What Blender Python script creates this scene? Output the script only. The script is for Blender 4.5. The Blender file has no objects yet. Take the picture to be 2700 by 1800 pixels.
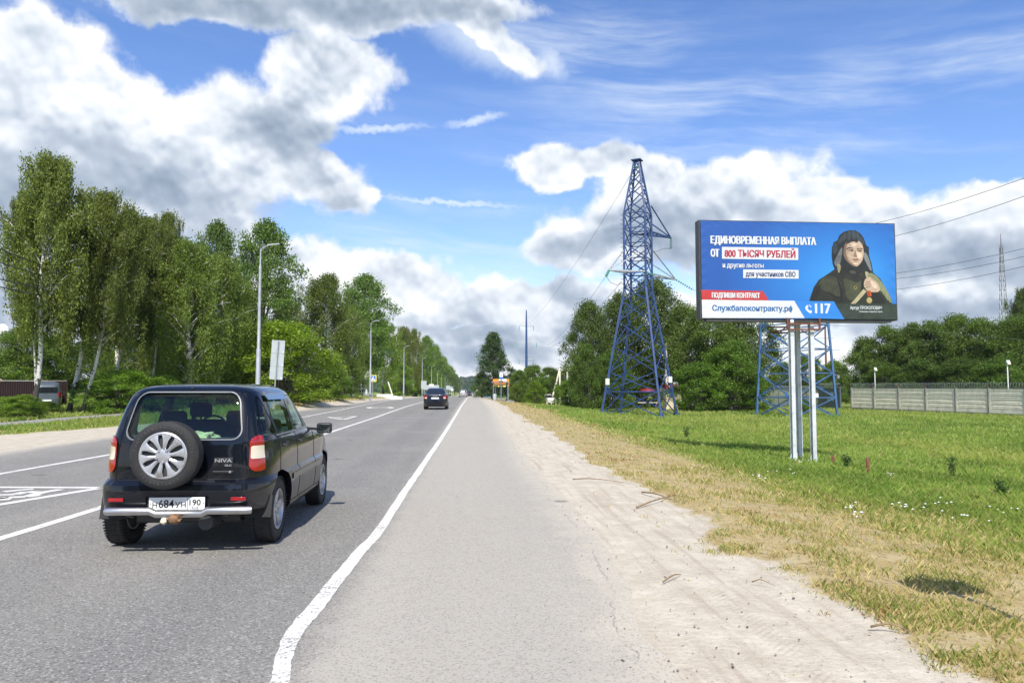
import bpy, bmesh, math, random
import numpy as np
from mathutils import Vector, Matrix
R = math.radians
C = bpy.context.scene.collection
SC = bpy.context.scene
# ------------------------------------------------------------------ camera
F = 1950.0; PITCH = math.atan(118/1950.0); YAW = R(3.23); CAMZ = 1.62
cam_d = bpy.data.cameras.new("camera"); cam = bpy.data.objects.new("camera", cam_d); C.objects.link(cam)
cam.location = (0, 0, CAMZ); cam.rotation_euler = (R(90)+PITCH, 0, -YAW)
cam_d.sensor_width = 36; cam_d.lens = 36*F/2700; cam_d.clip_end = 8000; cam_d.clip_start = 0.05
SC.camera = cam
SC.render.resolution_x = 1024; SC.render.resolution_y = 682
SC.view_settings.view_transform = 'Standard'; SC.view_settings.look = 'None'
SC.view_settings.exposure = EXPOSURE = 0.6; SC.view_settings.gamma = 1.0
SC.cycles.max_bounces = 8; SC.cycles.transparent_max_bounces = 24
SC.cycles.diffuse_bounces = 3; SC.cycles.glossy_bounces = 3; SC.cycles.transmission_bounces = 6
try: SC.cycles.use_denoising = True
except Exception: pass

# ------------------------------------------------------------------ sun + sky
SUN_EL = R(50.0)
sun_h = Vector((math.sin(R(-1.5)), -math.cos(R(-1.5)), 0))      # the sun stands straight behind the camera
SUN_V = Vector((sun_h.x*math.cos(SUN_EL), sun_h.y*math.cos(SUN_EL), math.sin(SUN_EL)))
sl = bpy.data.lights.new("sun", 'SUN'); sl.energy = 4.0; sl.angle = R(0.53); sl.color = (1.0, 0.955, 0.88)
so = bpy.data.objects.new("sun", sl); C.objects.link(so)
so.rotation_euler = SUN_V.to_track_quat('Z', 'Y').to_euler(); so.location = (20, -40, 60)

def azel(px, py):
    """photo pixel -> compass azimuth / elevation (degrees) as seen from the camera"""
    u = (px-1350)/F; v = (900-py)/F
    fw = math.cos(PITCH)-v*math.sin(PITCH); up = math.sin(PITCH)+v*math.cos(PITCH)
    a = math.atan2(u, fw)+YAW
    return math.degrees(a), math.degrees(math.atan2(up, math.hypot(u, fw)))

class NT:
    """tiny node-graph writer"""
    def __init__(s, tree): s.t = tree; s.n = tree.nodes; s.l = tree.links
    def new(s, typ, **kw):
        n = s.n.new(typ)
        for k, v in kw.items(): setattr(n, k, v)
        return n
    def put(s, sock, v):
        if isinstance(v, bpy.types.NodeSocket): s.l.new(v, sock)
        elif v is not None: sock.default_value = v
    def m(s, op, a, b=None, c=None, clamp=False):
        n = s.new('ShaderNodeMath', operation=op, use_clamp=clamp)
        s.put(n.inputs[0], a); s.put(n.inputs[1], b)
        if c is not None: s.put(n.inputs[2], c)
        return n.outputs[0]
    def vm(s, op, a, b=None, c=None):
        n = s.new('ShaderNodeVectorMath', operation=op)
        s.put(n.inputs[0], a)
        if b is not None: s.put(n.inputs[1], b)
        if c is not None: s.put(n.inputs[2], c)
        return n.outputs['Value'] if op in ('LENGTH', 'DOT_PRODUCT', 'DISTANCE') else n.outputs[0]
    def noise(s, vec, scale, detail=4, rough=.55, dist=0, color=False):
        n = s.new('ShaderNodeTexNoise'); s.put(n.inputs['Vector'], vec); n.inputs['Scale'].default_value = scale
        n.inputs['Detail'].default_value = detail; n.inputs['Roughness'].default_value = rough; n.inputs['Distortion'].default_value = dist
        return n.outputs['Color' if color else 'Fac']
    def voro(s, vec, scale, feature='F1', out='Distance'):
        n = s.new('ShaderNodeTexVoronoi', feature=feature); s.put(n.inputs['Vector'], vec); n.inputs['Scale'].default_value = scale
        return n.outputs[out]
    def ramp(s, fac, stops, mode='LINEAR'):
        n = s.new('ShaderNodeValToRGB'); s.put(n.inputs[0], fac); cr = n.color_ramp; cr.interpolation = mode
        while len(cr.elements) < len(stops): cr.elements.new(.5)
        for e, (p, c) in zip(cr.elements, stops):
            e.position = p; e.color = (c, c, c, 1) if isinstance(c, (int, float)) else tuple(c)+(1,)*(4-len(c))
        return n.outputs[0]
    def mix(s, f, a, b, blend='MIX'):
        n = s.new('ShaderNodeMix', data_type='RGBA', blend_type=blend)
        s.put(n.inputs[0], f)
        for i, v in ((6, a), (7, b)):
            if isinstance(v, (tuple, list)) and len(v) == 3: v = tuple(v)+(1,)
            s.put(n.inputs[i], v)
        return n.outputs[2]
    def sstep(s, v, lo, hi):
        n = s.new('ShaderNodeMapRange', interpolation_type='SMOOTHSTEP'); s.put(n.inputs[0], v)
        n.inputs[1].default_value = lo; n.inputs[2].default_value = hi; return n.outputs[0]
    def sep(s, v):
        n = s.new('ShaderNodeSeparateXYZ'); s.put(n.inputs[0], v); return n.outputs
    def comb(s, x, y, z):
        n = s.new('ShaderNodeCombineXYZ'); s.put(n.inputs[0], x); s.put(n.inputs[1], y); s.put(n.inputs[2], z); return n.outputs[0]

def build_world():
    w = bpy.data.worlds.new("World"); SC.world = w; w.use_nodes = True
    g = NT(w.node_tree); g.n.clear()
    out = g.new('ShaderNodeOutputWorld')
    sky = g.new('ShaderNodeTexSky', sky_type='NISHITA'); sky.sun_disc = False
    sky.sun_elevation = SUN_EL; sky.sun_rotation = math.atan2(sun_h.x, sun_h.y)
    sky.air_density = 1.0; sky.dust_density = 0.2; sky.ozone_density = 3.5; sky.altitude = 100
    d = g.new('ShaderNodeTexCoord').outputs['Generated']
    X, Y, Z = g.sep(d)[:3]
    az = g.m('MULTIPLY', g.m('ARCTAN2', X, Y), 57.2958)
    el = g.m('MULTIPLY', g.m('ARCSINE', Z), 57.2958)
    P = g.comb(az, el, 0); half = (.5, .5, .5)
    n1 = g.vm('SUBTRACT', g.noise(P, 0.10, 5, .52, 0, True), half); n2 = g.vm('SUBTRACT', g.noise(P, 0.45, 4, .55, 0, True), half)
    wv = g.vm('ADD', g.vm('MULTIPLY', n1, (9, 6.5, 0)), g.vm('MULTIPLY', n2, (2.0, 1.6, 0)))
    W = g.vm('ADD', P, wv); PS = g.vm('ADD', P, g.vm('MULTIPLY', wv, (.28, .28, 0)))
    def ell(px, py, rx, ry, vec, tilt=0):
        a, e = azel(px, py); k = 57.3/F
        v = g.vm('SUBTRACT', vec, (a, e, 0))
        if tilt:
            r = g.new('ShaderNodeVectorRotate', rotation_type='Z_AXIS'); g.put(r.inputs['Vector'], v); r.inputs['Angle'].default_value = -R(tilt); v = r.outputs[0]
        v = g.vm('MULTIPLY', v, (1/(rx*k), 1/(ry*k), 0))
        return g.m('SUBTRACT', 1, g.vm('LENGTH', v))
    def union(lst, vec, soft=0):
        r = None
        for a in lst:
            e = ell(*a[:4], vec, a[4] if len(a) > 4 else 0)
            r = e if r is None else (g.m('SMOOTH_MAX', r, e, soft) if soft else g.m('MAXIMUM', r, e))
        return r
    def billow(vec, s):
        """cauliflower puffs: rounded cells at two sizes"""
        def one(sc):
            n = g.new('ShaderNodeTexVoronoi', feature='SMOOTH_F1'); g.put(n.inputs['Vector'], vec); n.inputs['Scale'].default_value = sc; n.inputs['Smoothness'].default_value = .35; return n.outputs['Distance']
        return g.m('SUBTRACT', 1, g.m('ADD', g.m('MULTIPLY', one(s), .62), g.m('MULTIPLY', one(s*2.3), .30)))
    CU = [(60, 330, 300, 300, 0), (-180, 480, 330, 330), (400, 470, 300, 150, -18), (600, 350, 190, 140), (860, 200, 190, 120, 10), (910, 135, 120, 75),
          (740, 330, 190, 110, 30), (800, 470, 190, 95, -20), (880, 530, 110, 60), (560, 440, 260, 130), (330, 290, 200, 130, -30), (100, 90, 170, 90), (30, 200, 150, 120),
          (600, 0, 330, 62), (900, 10, 330, 72), (1150, 0, 330, 52), (1250, 60, 200, 50, -30), (440, -30, 200, 60),
          (60, 810, 430, 90), (300, 920, 500, 80), (740, 705, 190, 75), (1000, 745, 280, 70), (1220, 800, 250, 66), (900, 850, 320, 90), (1300, 910, 320, 90),
          (1700, 480, 190, 95), (1570, 430, 170, 65), (1900, 520, 250, 120), (2050, 570, 200, 100), (1750, 600, 330, 130), (1450, 430, 120, 62), (1550, 660, 170, 80),
          (2200, 620, 260, 100), (2450, 640, 260, 100), (2650, 570, 140, 60), (2700, 660, 200, 95), (1450, 800, 260, 70), (1600, 850, 300, 80), (2500, 820, 350, 100), (2400, 720, 330, 100), (2100, 780, 260, 90)]
    D = union(CU, W)
    bl = billow(PS, .17); fine = g.noise(P, .5, 6, .6); big = g.noise(d, 2.3, 5, .55)
    front = g.sstep(g.m('ABSOLUTE', az), 60, 48)
    back = g.m('SUBTRACT', g.m('MULTIPLY', g.m('SUBTRACT', big, .54), 4), g.m('MULTIPLY', front, 4))
    Dm = g.m('ADD', g.m('MAXIMUM', D, back), g.m('ADD', g.m('MULTIPLY', g.m('SUBTRACT', fine, .5), .42), g.m('MULTIPLY', g.m('SUBTRACT', bl, .55), .45)))
    mask = g.sstep(Dm, -.06, .24)
    low = g.sstep(el, 10.5, 1.0)
    lowm = g.m('MULTIPLY', low, g.sstep(g.noise(g.comb(g.m('MULTIPLY', az, .5), g.m('MULTIPLY', el, 1.6), 3), .32, 6, .55), .25, .55))
    lowm = g.m('MAXIMUM', lowm, g.sstep(el, 3.5, 0))
    # cirrus streaks
    rv = g.new('ShaderNodeVectorRotate', rotation_type='Z_AXIS'); g.put(rv.inputs['Vector'], P); rv.inputs['Angle'].default_value = R(6)
    cs = g.vm('MULTIPLY', g.vm('ADD', rv.outputs[0], g.vm('MULTIPLY', g.vm('SUBTRACT', g.noise(P, .06, 3, .5, 0, True), half), (6, 2.2, 0))), (.045, .36, 1))
    cir = g.noise(cs, 1.0, 7, .64, .15)
    CI = [(2350, 300, 900, 170, 5), (1800, 240, 420, 80, -8), (1500, 130, 460, 130, 0), (2000, 350, 700, 150), (1700, 430, 500, 60), (1250, 520, 300, 50), (1100, 640, 330, 60), (1300, 700, 300, 90)]
    cz = g.sstep(union(CI, g.vm('ADD', P, g.vm('MULTIPLY', wv, (.6, .6, 0)))), -.25, .7)
    cirm = g.m('MULTIPLY', g.sstep(cir, .38, .82), g.m('ADD', g.m('MULTIPLY', cz, .80), .14))
    TR = [(1270, 110, 200, 60, -22), (1000, 340, 140, 11, 4), (1255, 318, 90, 12, 10), (1180, 535, 220, 8, -3), (1455, 165, 60, 40, -45)]
    trw = g.vm('ADD', P, g.vm('ADD', g.vm('MULTIPLY', n2, (1.6, 1.1, 0)), g.vm('MULTIPLY', g.vm('SUBTRACT', g.noise(P, 2.2, 3, .6, 0, True), half), (.7, .6, 0))))
    trm = g.m('MULTIPLY', g.sstep(union(TR, trw), -.35, .95), .72)
    DK = [(750, -20, 300, 90), (1000, -10, 250, 70), (60, 500, 420, 120, 5), (430, 560, 330, 75, -12), (-150, 560, 350, 190), (800, 360, 140, 75, 10), (730, 310, 120, 60, 20), (700, 575, 180, 45, -15),
          (600, 0, 380, 85), (900, 0, 420, 80), (1200, 20, 300, 60), (250, 640, 250, 60), (150, 910, 480, 50), (1100, 862, 380, 32), (1230, 930, 420, 30), (1640, 650, 200, 45), (1650, 740, 260, 50), (1930, 690, 300, 50), (1720, 570, 150, 40),
          (2450, 725, 380, 40), (2500, 805, 420, 34), (2600, 690, 200, 50), (880, 565, 90, 30), (1700, 880, 400, 26)]
    dk = g.sstep(union(DK, g.vm('ADD', P, g.vm('MULTIPLY', wv, (.85, .85, 0)))), -.65, .95)
    upv = g.vm('ADD', PS, (.25, 1.15, 0)); rel = g.m('MULTIPLY', g.m('SUBTRACT', bl, billow(upv, .17)), 1.0)
    up2 = g.vm('ADD', PS, (.1, .45, 0)); rel = g.m('ADD', rel, g.m('MULTIPLY', g.m('SUBTRACT', billow(PS, .55), billow(up2, .55)), .5)); rel = g.m('ADD', rel, g.m('MULTIPLY', g.m('SUBTRACT', fine, .5), .22))
    f0 = g.noise(P, .20, 4, .5); f1 = g.noise(g.vm('ADD', P, (.3, 1.3, 0)), .20, 4, .5)
    rel = g.m('ADD', rel, g.m('MULTIPLY', g.m('SUBTRACT', f0, f1), 1.0))
    broad_ = g.m('MULTIPLY', g.m('SUBTRACT', g.noise(P, .09, 4, .5), .5), .75)
    edge = g.m('MULTIPLY', g.sstep(Dm, .8, .0), .26)
    lit = g.m('ADD', g.m('ADD', g.m('SUBTRACT', g.m('ADD', .70, edge), g.m('MULTIPLY', dk, .42)), rel), broad_, clamp=True)
    ccol = g.ramp(lit, [(0, (.27, .34, .44)), (.25, (.37, .45, .57)), (.5, (.52, .60, .72)), (.76, (.82, .88, .96)), (1, (1.10, 1.10, 1.09))])
    tot = g.m('MAXIMUM', mask, g.m('MULTIPLY', lowm, .85))
    b1 = g.new('ShaderNodeBackground'); hs = g.new('ShaderNodeHueSaturation'); g.put(hs.inputs['Color'], g.mix(1.0, sky.outputs[0], (1.16, 1.03, 1.08), 'MULTIPLY')); hs.inputs['Saturation'].default_value = 1.18
    g.put(b1.inputs[0], hs.outputs[0]); b1.inputs[1].default_value = SKY_STR
    b2 = g.new('ShaderNodeBackground'); g.put(b2.inputs[0], (.80, .89, 1.0, 1)); b2.inputs[1].default_value = .72
    b3 = g.new('ShaderNodeBackground'); g.put(b3.inputs[0], ccol); b3.inputs[1].default_value = CLOUD_STR
    m1 = g.new('ShaderNodeMixShader'); g.put(m1.inputs[0], g.m('MAXIMUM', g.m('MULTIPLY', cirm, .8), trm)); g.l.new(b1.outputs[0], m1.inputs[1]); g.l.new(b2.outputs[0], m1.inputs[2])
    m2 = g.new('ShaderNodeMixShader'); g.put(m2.inputs[0], tot); g.l.new(m1.outputs[0], m2.inputs[1]); g.l.new(b3.outputs[0], m2.inputs[2])
    g.l.new(m2.outputs[0], out.inputs[0])
    try: w.cycles.sampling_method = 'MANUAL'; w.cycles.sample_map_resolution = 512
    except Exception: pass
SKY_STR = 0.125; CLOUD_STR = 0.69
build_world()

# ------------------------------------------------------------------ terrain height and pixel helpers
def Lz(Y):
    """road profile: level, then falling gently away beyond 60 m, a wooded rise far off"""
    return float(np.interp(Y, [-60, 60, 95, 128, 173, 218, 353, 600, 900, 1300, 1700, 3000], [0, 0, -.2, -.5, -.85, -1.4, -3.2, -6.5, -8, -7, 3, 6]))
def ss(a, b, x):
    t = min(1, max(0, (x-a)/(b-a))); return t*t*(3-2*t)
def gz(x, Y):
    z = Lz(Y)
    if x > 3.2: z -= min(1.0, .108*(x-3.2)) if x < 9 else .626+.374*ss(9, 15, x)
    if x < -11.4: z += .42*ss(-11.4, -13.5, x)*ss(45, 62, Y)*ss(190, 130, Y)
    return z
def cw(Xc, D):
    return (Xc*math.cos(YAW)+D*math.sin(YAW), -Xc*math.sin(YAW)+D*math.cos(YAW))
def PX(px, py, D):
    """point seen at photo pixel (px, py), D metres in front of the camera"""
    u = (px-1350)/F; v = (900-py)/F
    s = D/(math.cos(PITCH)-v*math.sin(PITCH))
    x, y = cw(s*u, D); return Vector((x, y, CAMZ+s*(math.sin(PITCH)+v*math.cos(PITCH))))
def GP(px, py):
    """ground point seen at photo pixel"""
    lo, hi = 1.0, 900.0
    D = lo
    while D < hi:
        p = PX(px, py, D)
        if p.z < gz(p.x, p.y): break
        D *= 1.01
    a, b = D/1.01, D
    for _ in range(20):
        m = (a+b)/2; p = PX(px, py, m)
        if p.z < gz(p.x, p.y): b = m
        else: a = m
    p = PX(px, py, b); return Vector((p.x, p.y, gz(p.x, p.y)))
def GD(px, D):
    """ground point under pixel column px at depth D"""
    x, y = cw((px-1350)/F*D, D); return Vector((x, y, gz(x, y)))

# ------------------------------------------------------------------ mesh helpers
def tag(o, label=None, cat=None, group=None, kind=None):
    if label: o['label'] = label
    if cat: o['category'] = cat
    if group: o['group'] = group
    if kind: o['kind'] = kind
    return o
def empty(name, loc, rz=0, label=None, cat=None, group=None):
    o = bpy.data.objects.new(name, None); C.objects.link(o); o.location = loc; o.rotation_euler = (0, 0, rz); o.empty_display_size = .2
    return tag(o, label, cat, group)
KIDS = {}
def link(name, me, mat, parent=None):
    o = bpy.data.objects.new(name, me); C.objects.link(o)
    if mat is not None:
        for mm in (mat if isinstance(mat, (list, tuple)) else [mat]): me.materials.append(mm)
    if parent is not None: o.parent = parent; KIDS.setdefault(parent.name, []).append(o)
    return o
def copy_tree(o, parent=None):
    c = o.copy(); C.objects.link(c); c.parent = parent
    if parent is not None: KIDS.setdefault(parent.name, []).append(c)
    for ch in list(KIDS.get(o.name, [])): copy_tree(ch, c)
    return c
def smooth(me, ang=35):
    me.polygons.foreach_set('use_smooth', [True]*len(me.polygons))
    if ang < 180:
        bm = bmesh.new(); bm.from_mesh(me); a = R(ang)
        for e in bm.edges: e.smooth = not (len(e.link_faces) != 2 or e.calc_face_angle(0) > a)
        bm.to_mesh(me); bm.free()
class MB:
    def __init__(s): s.v = []; s.f = []; s.mi = []
    def add(s, vs, fs, mi=0):
        o = len(s.v); s.v += [tuple(v) for v in vs]; s.f += [tuple(i+o for i in f) for f in fs]; s.mi += [mi]*len(fs); return s
    def box(s, c, d, rot=None, mi=0):
        c = Vector(c); h = Vector(d)/2
        vs = [Vector((sx*h.x, sy*h.y, sz*h.z)) for sz in (-1, 1) for sy in (-1, 1) for sx in (-1, 1)]
        if rot is not None: vs = [rot @ v for v in vs]
        return s.add([v+c for v in vs], [(0, 2, 3, 1), (4, 5, 7, 6), (0, 1, 5, 4), (2, 6, 7, 3), (0, 4, 6, 2), (1, 3, 7, 5)], mi)
    def bar(s, a, b, w, h=None, mi=0, up=(0, 0, 1)):
        """square bar from a to b"""
        a = Vector(a); b = Vector(b); h = h or w; d = b-a; L = d.length
        if L < 1e-6: return s
        z = d.normalized(); u = Vector(up)
        if abs(z.dot(u)) > .95: u = Vector((0, 1, 0))
        x = z.cross(u).normalized(); y = x.cross(z)
        m = Matrix((x, z, y)).transposed()
        return s.box((a+b)/2, (w, L, h), m, mi)
    def tube(s, pts, r, n=8, mi=0, caps=True):
        pts = [Vector(p) for p in pts]; rs = r if isinstance(r, (list, tuple)) else [r]*len(pts)
        vs = []; prev = None
        for i, p in enumerate(pts):
            t = (pts[min(i+1, len(pts)-1)]-pts[max(i-1, 0)]).normalized()
            if prev is None:
                u = Vector((0, 0, 1)) if abs(t.z) < .9 else Vector((1, 0, 0)); x = t.cross(u).normalized()
            else:
                x = (prev-t*prev.dot(t)).normalized()
            prev = x; y = t.cross(x)
            for k in range(n):
                a = 2*math.pi*k/n; vs.append(p+(x*math.cos(a)+y*math.sin(a))*rs[i])
        fs = [(i*n+k, i*n+(k+1) % n, (i+1)*n+(k+1) % n, (i+1)*n+k) for i in range(len(pts)-1) for k in range(n)]
        if caps: fs += [tuple(reversed(range(n))), tuple(range((len(pts)-1)*n, len(pts)*n))]
        return s.add(vs, fs, mi)
    def lathe(s, prof, n=24, c=(0, 0, 0), axis='z', mi=0, closed=False):
        """prof: list of (r, h) ; revolved about axis"""
        c = Vector(c); vs = []
        for k in range(n):
            a = 2*math.pi*k/n
            for r, h in prof:
                x, y = r*math.cos(a), r*math.sin(a)
                vs.append(c+Vector({'z': (x, y, h), 'x': (h, x, y), 'y': (y, h, x)}[axis]))
        m = len(prof); fs = []
        for k in range(n):
            k2 = (k+1) % n
            for i in range(m if closed else m-1):
                j = (i+1) % m; fs.append((k*m+i, k2*m+i, k2*m+j, k*m+j))
        return s.add(vs, fs, mi)
    def prism(s, poly, a, b, plane='xz', mi=0):
        """extrude a 2D outline from a to b along the remaining axis"""
        n = len(poly)
        def P(p, t):
            return {'xz': (p[0], t, p[1]), 'yz': (t, p[0], p[1]), 'xy': (p[0], p[1], t)}[plane]
        vs = [P(p, a) for p in poly]+[P(p, b) for p in poly]
        fs = [tuple(range(n)), tuple(reversed(range(n, 2*n)))]+[(i, i+n, (i+1) % n+n, (i+1) % n) for i in range(n)]
        return s.add(vs, fs, mi)
    def mesh(s, name='m', recalc=True):
        me = bpy.data.meshes.new(name); me.from_pydata(s.v, [], s.f)
        if any(s.mi): me.polygons.foreach_set('material_index', s.mi)
        if recalc:
            bm = bmesh.new(); bm.from_mesh(me); bmesh.ops.recalc_face_normals(bm, faces=bm.faces); bm.to_mesh(me); bm.free()
        me.update(); return me
    def build(s, name, mat, parent=None, sm=None, bevel=0, seg=2):
        me = s.mesh(name)
        if bevel:
            bm = bmesh.new(); bm.from_mesh(me); bmesh.ops.remove_doubles(bm, verts=bm.verts, dist=1e-5)
            es = [e for e in bm.edges if len(e.link_faces) == 2 and e.calc_face_angle(0) > R(40)]
            bmesh.ops.bevel(bm, geom=es, offset=bevel, segments=seg, affect='EDGES', profile=.5, clamp_overlap=True)
            bm.to_mesh(me); bm.free()
        if sm: smooth(me, sm)
        return link(name, me, mat, parent)
def rrect(cx, cy, w, h, r, n=5):
    out = []
    for sx, sy, a0 in ((1, 1, 0), (-1, 1, 90), (-1, -1, 180), (1, -1, 270)):
        for k in range(n+1):
            a = R(a0+90*k/n); out.append((cx+sx*(w/2-r)+r*math.cos(a), cy+sy*(h/2-r)+r*math.sin(a)))
    return out
def spl(pts, n=6):
    """closed smooth outline through 2D points (Catmull-Rom)"""
    out = []; m = len(pts)
    for i in range(m):
        p0, p1, p2, p3 = [np.array(pts[(i+k-1) % m], float) for k in range(4)]
        for k in range(n):
            t = k/n; out.append(tuple(.5*((2*p1)+(-p0+p2)*t+(2*p0-5*p1+4*p2-p3)*t*t+(-p0+3*p1-3*p2+p3)*t**3)))
    return out
def npmesh(name, V, Fc, k, col=None, colname='col'):
    """fast mesh from arrays; Fc is (n,k) indices; col per-vertex rgb"""
    me = bpy.data.meshes.new(name); V = np.asarray(V, np.float32); Fc = np.asarray(Fc, np.int32)
    me.vertices.add(len(V)); me.vertices.foreach_set('co', V.ravel())
    me.loops.add(Fc.size); me.loops.foreach_set('vertex_index', Fc.ravel())
    me.polygons.add(len(Fc)); me.polygons.foreach_set('loop_start', np.arange(0, Fc.size, k, dtype=np.int32))
    me.update(calc_edges=True)
    if col is not None:
        a = me.color_attributes.new(colname, 'FLOAT_COLOR', 'POINT'); c = np.ones((len(V), 4), np.float32); c[:, :3] = col; a.data.foreach_set('color', c.ravel())
    return me

# ------------------------------------------------------------------ materials
def mat(name, col=(.5, .5, .5), rough=.6, metal=0, coat=0, spec=.5, noise=0, nscale=5, bump=0, bscale=30, emis=None, dirt=None):
    m = bpy.data.materials.new(name); m.use_nodes = True; g = NT(m.node_tree); b = g.n['Principled BSDF']
    b.inputs['Roughness'].default_value = rough; b.inputs['Metallic'].default_value = metal
    b.inputs['Coat Weight'].default_value = coat; b.inputs['Coat Roughness'].default_value = .04; b.inputs['Specular IOR Level'].default_value = spec
    pos = g.new('ShaderNodeTexCoord').outputs['Object']; c = tuple(col)+(1,)
    if noise:
        f = g.noise(pos, nscale, 5, .6); c = g.mix(g.sstep(f, .3, .7), tuple(x*(1-noise) for x in col), tuple(min(1, x*(1+noise)) for x in col))
    if dirt:
        f = g.sstep(g.noise(pos, dirt[1], 6, .65), .48, .72); c = g.mix(f, c, dirt[0])
    g.put(b.inputs['Base Color'], c)
    if bump:
        bn = g.new('ShaderNodeBump'); bn.inputs['Strength'].default_value = bump; bn.inputs['Distance'].default_value = .01
        g.put(bn.inputs['Height'], g.noise(pos, bscale, 4, .6)); g.l.new(bn.outputs[0], b.inputs['Normal'])
    return m
M = {}
M['steel'] = mat('galvanised_steel', (.42, .44, .46), .45, .6, noise=.12, nscale=3)
M['pole'] = mat('galvanised_pole', (.36, .38, .40), .55, .3, noise=.15, nscale=2)
M['blue'] = mat('blue_pylon_paint', (.018, .050, .16), .45, 0, noise=.3, nscale=1.2, dirt=((.03, .06, .16), 6))
M['lblue'] = mat('faded_blue_pylon_paint', (.05, .12, .26), .5, 0, noise=.25, nscale=1.2)
M['galv'] = mat('bare_galvanised', (.40, .42, .43), .5, .3, noise=.1)
M['white'] = mat('white_paint', (.78, .78, .76), .5, noise=.05)
M['black'] = mat('black_plastic', (.018, .018, .02), .45, noise=.2)
M['rubber'] = mat('rubber', (.019, .019, .02), .75, noise=.25, nscale=8, bump=.3, bscale=60)
M['rust'] = mat('rusty_iron', (.15, .052, .028), .8, noise=.35, nscale=14, bump=.4)
M['conc'] = mat('concrete', (.76, .70, .585), .85, noise=.10, nscale=1.5, bump=.3, bscale=25, dirt=((.60, .55, .46), 1.1))
M['concdark'] = mat('dirty_concrete', (.22, .21, .19), .9, noise=.25, nscale=2, bump=.4)
M['wire'] = mat('line_cable', (.05, .055, .06), .6)
M['glass_ins'] = mat('green_glass_insulator', (.12, .34, .27), .12, spec=.9)
M['yellow'] = mat('yellow_sign', (.80, .72, .16), .5); M['orange'] = mat('orange_board', (.85, .28, .015), .55, noise=.06)
M['signblue'] = mat('sign_blue', (.02, .12, .52), .4); M['signback'] = mat('grey_sign_back', (.40, .44, .44), .55, .15, noise=.07, nscale=3)
M['dark'] = mat('dark_steel', (.045, .048, .052), .5, noise=.15)
M['red'] = mat('red_paint', (.22, .012, .02), .45)

# ================================================================== GROUND
rng = np.random.default_rng(7); random.seed(7)
_tab = np.random.default_rng(3).random((256, 256))
def vnoise(x, y, s):
    x = np.asarray(x)*s; y = np.asarray(y)*s; xi = np.floor(x).astype(int); yi = np.floor(y).astype(int); fx = x-xi; fy = y-yi
    fx = fx*fx*(3-2*fx); fy = fy*fy*(3-2*fy); g = lambda a, b: _tab[a & 255, b & 255]
    return (g(xi, yi)*(1-fx)+g(xi+1, yi)*fx)*(1-fy)+(g(xi, yi+1)*(1-fx)+g(xi+1, yi+1)*fx)*fy
def fbm(x, y, s, o=4):
    r = 0; a = 1; t = 0
    for i in range(o): r = r+a*vnoise(np.asarray(x)+17*i, np.asarray(y)-9*i, s*2**i); t += a; a *= .55
    return r/t
vgz = np.vectorize(gz)
def track(pxs):
    P = [GP(*p) for p in pxs]; P.sort(key=lambda p: p.y); return np.array([p.y for p in P]), np.array([p.x for p in P])
T_xr = track([(1813, 1800), (1765, 1719), (1690, 1660), (1662, 1600), (1660, 1547), (1622, 1471), (1550, 1385), (1492, 1318), (1430, 1251), (1383, 1193), (1300, 1075)])
T_sg = track([(2550, 1800), (2455, 1743), (2400, 1690), (2440, 1651), (2321, 1609), (2175, 1567), (2091, 1529), (2015, 1487), (1908, 1423), (1861, 1394), (1765, 1327), (1669, 1275), (1574, 1227), (1478, 1155), (1397, 1112), (1325, 1066)])
T_xl = track([(0, 1192), (900, 1067), (975, 1055)])
def xr(Y): return np.interp(Y, T_xr[0], T_xr[1])
def xl(Y): return np.interp(Y, T_xl[0], T_xl[1])
def xsg(Y): return np.interp(Y, T_sg[0], T_sg[1])
def xdry(Y): return np.interp(Y, [0, 8, 13, 27, 60, 100, 140], [5.9, 5.7, 5.05, 4.9, 5.3, 5.9, 7])
def zones(x, Y):
    """weights of sand, dry grass, green grass"""
    x = np.asarray(x, float); Y = np.asarray(Y, float)
    n = fbm(x, Y, .9); n2 = fbm(x+40, Y, .25); n3 = fbm(x, Y+70, 3.0)
    e = x+(n-.5)*1.1+(n3-.5)*.35
    sand_r = 1-np.clip((e-xsg(Y)+.12)/.3, 0, 1)
    green_r = np.clip((x+(n2-.5)*3.2+(n-.5)*1.5-xdry(Y))/1.7, 0, 1)
    # left verge: sand strip, a lay-by of sand, then grass
    el_ = x+(n-.5)*.8
    sl1 = np.clip((el_+12.7)/.3, 0, 1)*(x < 0)
    lay = np.clip((Y-np.interp(el_, [-17.2, -14.3, -12.6], [25.0, 22.4, 17]))/.8, 0, 1)*np.clip((el_+17.0)/.5, 0, 1)*np.clip((40+(el_+12.5)*4-Y)/3, 0, 1)*(x < 0)
    strip = np.clip(1-abs(el_+16.6)/.5, 0, 1)*np.clip((34-Y)/3, 0, 1)*(x < 0)
    sand = np.where(x > -4, sand_r, np.maximum(np.maximum(sl1, lay), strip))
    dry_l = np.clip(1-(-(x)-12.7-(n2-.4)*3)/1.2, 0, 1)
    green = np.where(x > -4, green_r, 1-dry_l)
    return sand, (1-sand)*(1-green), (1-sand)*green

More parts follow.
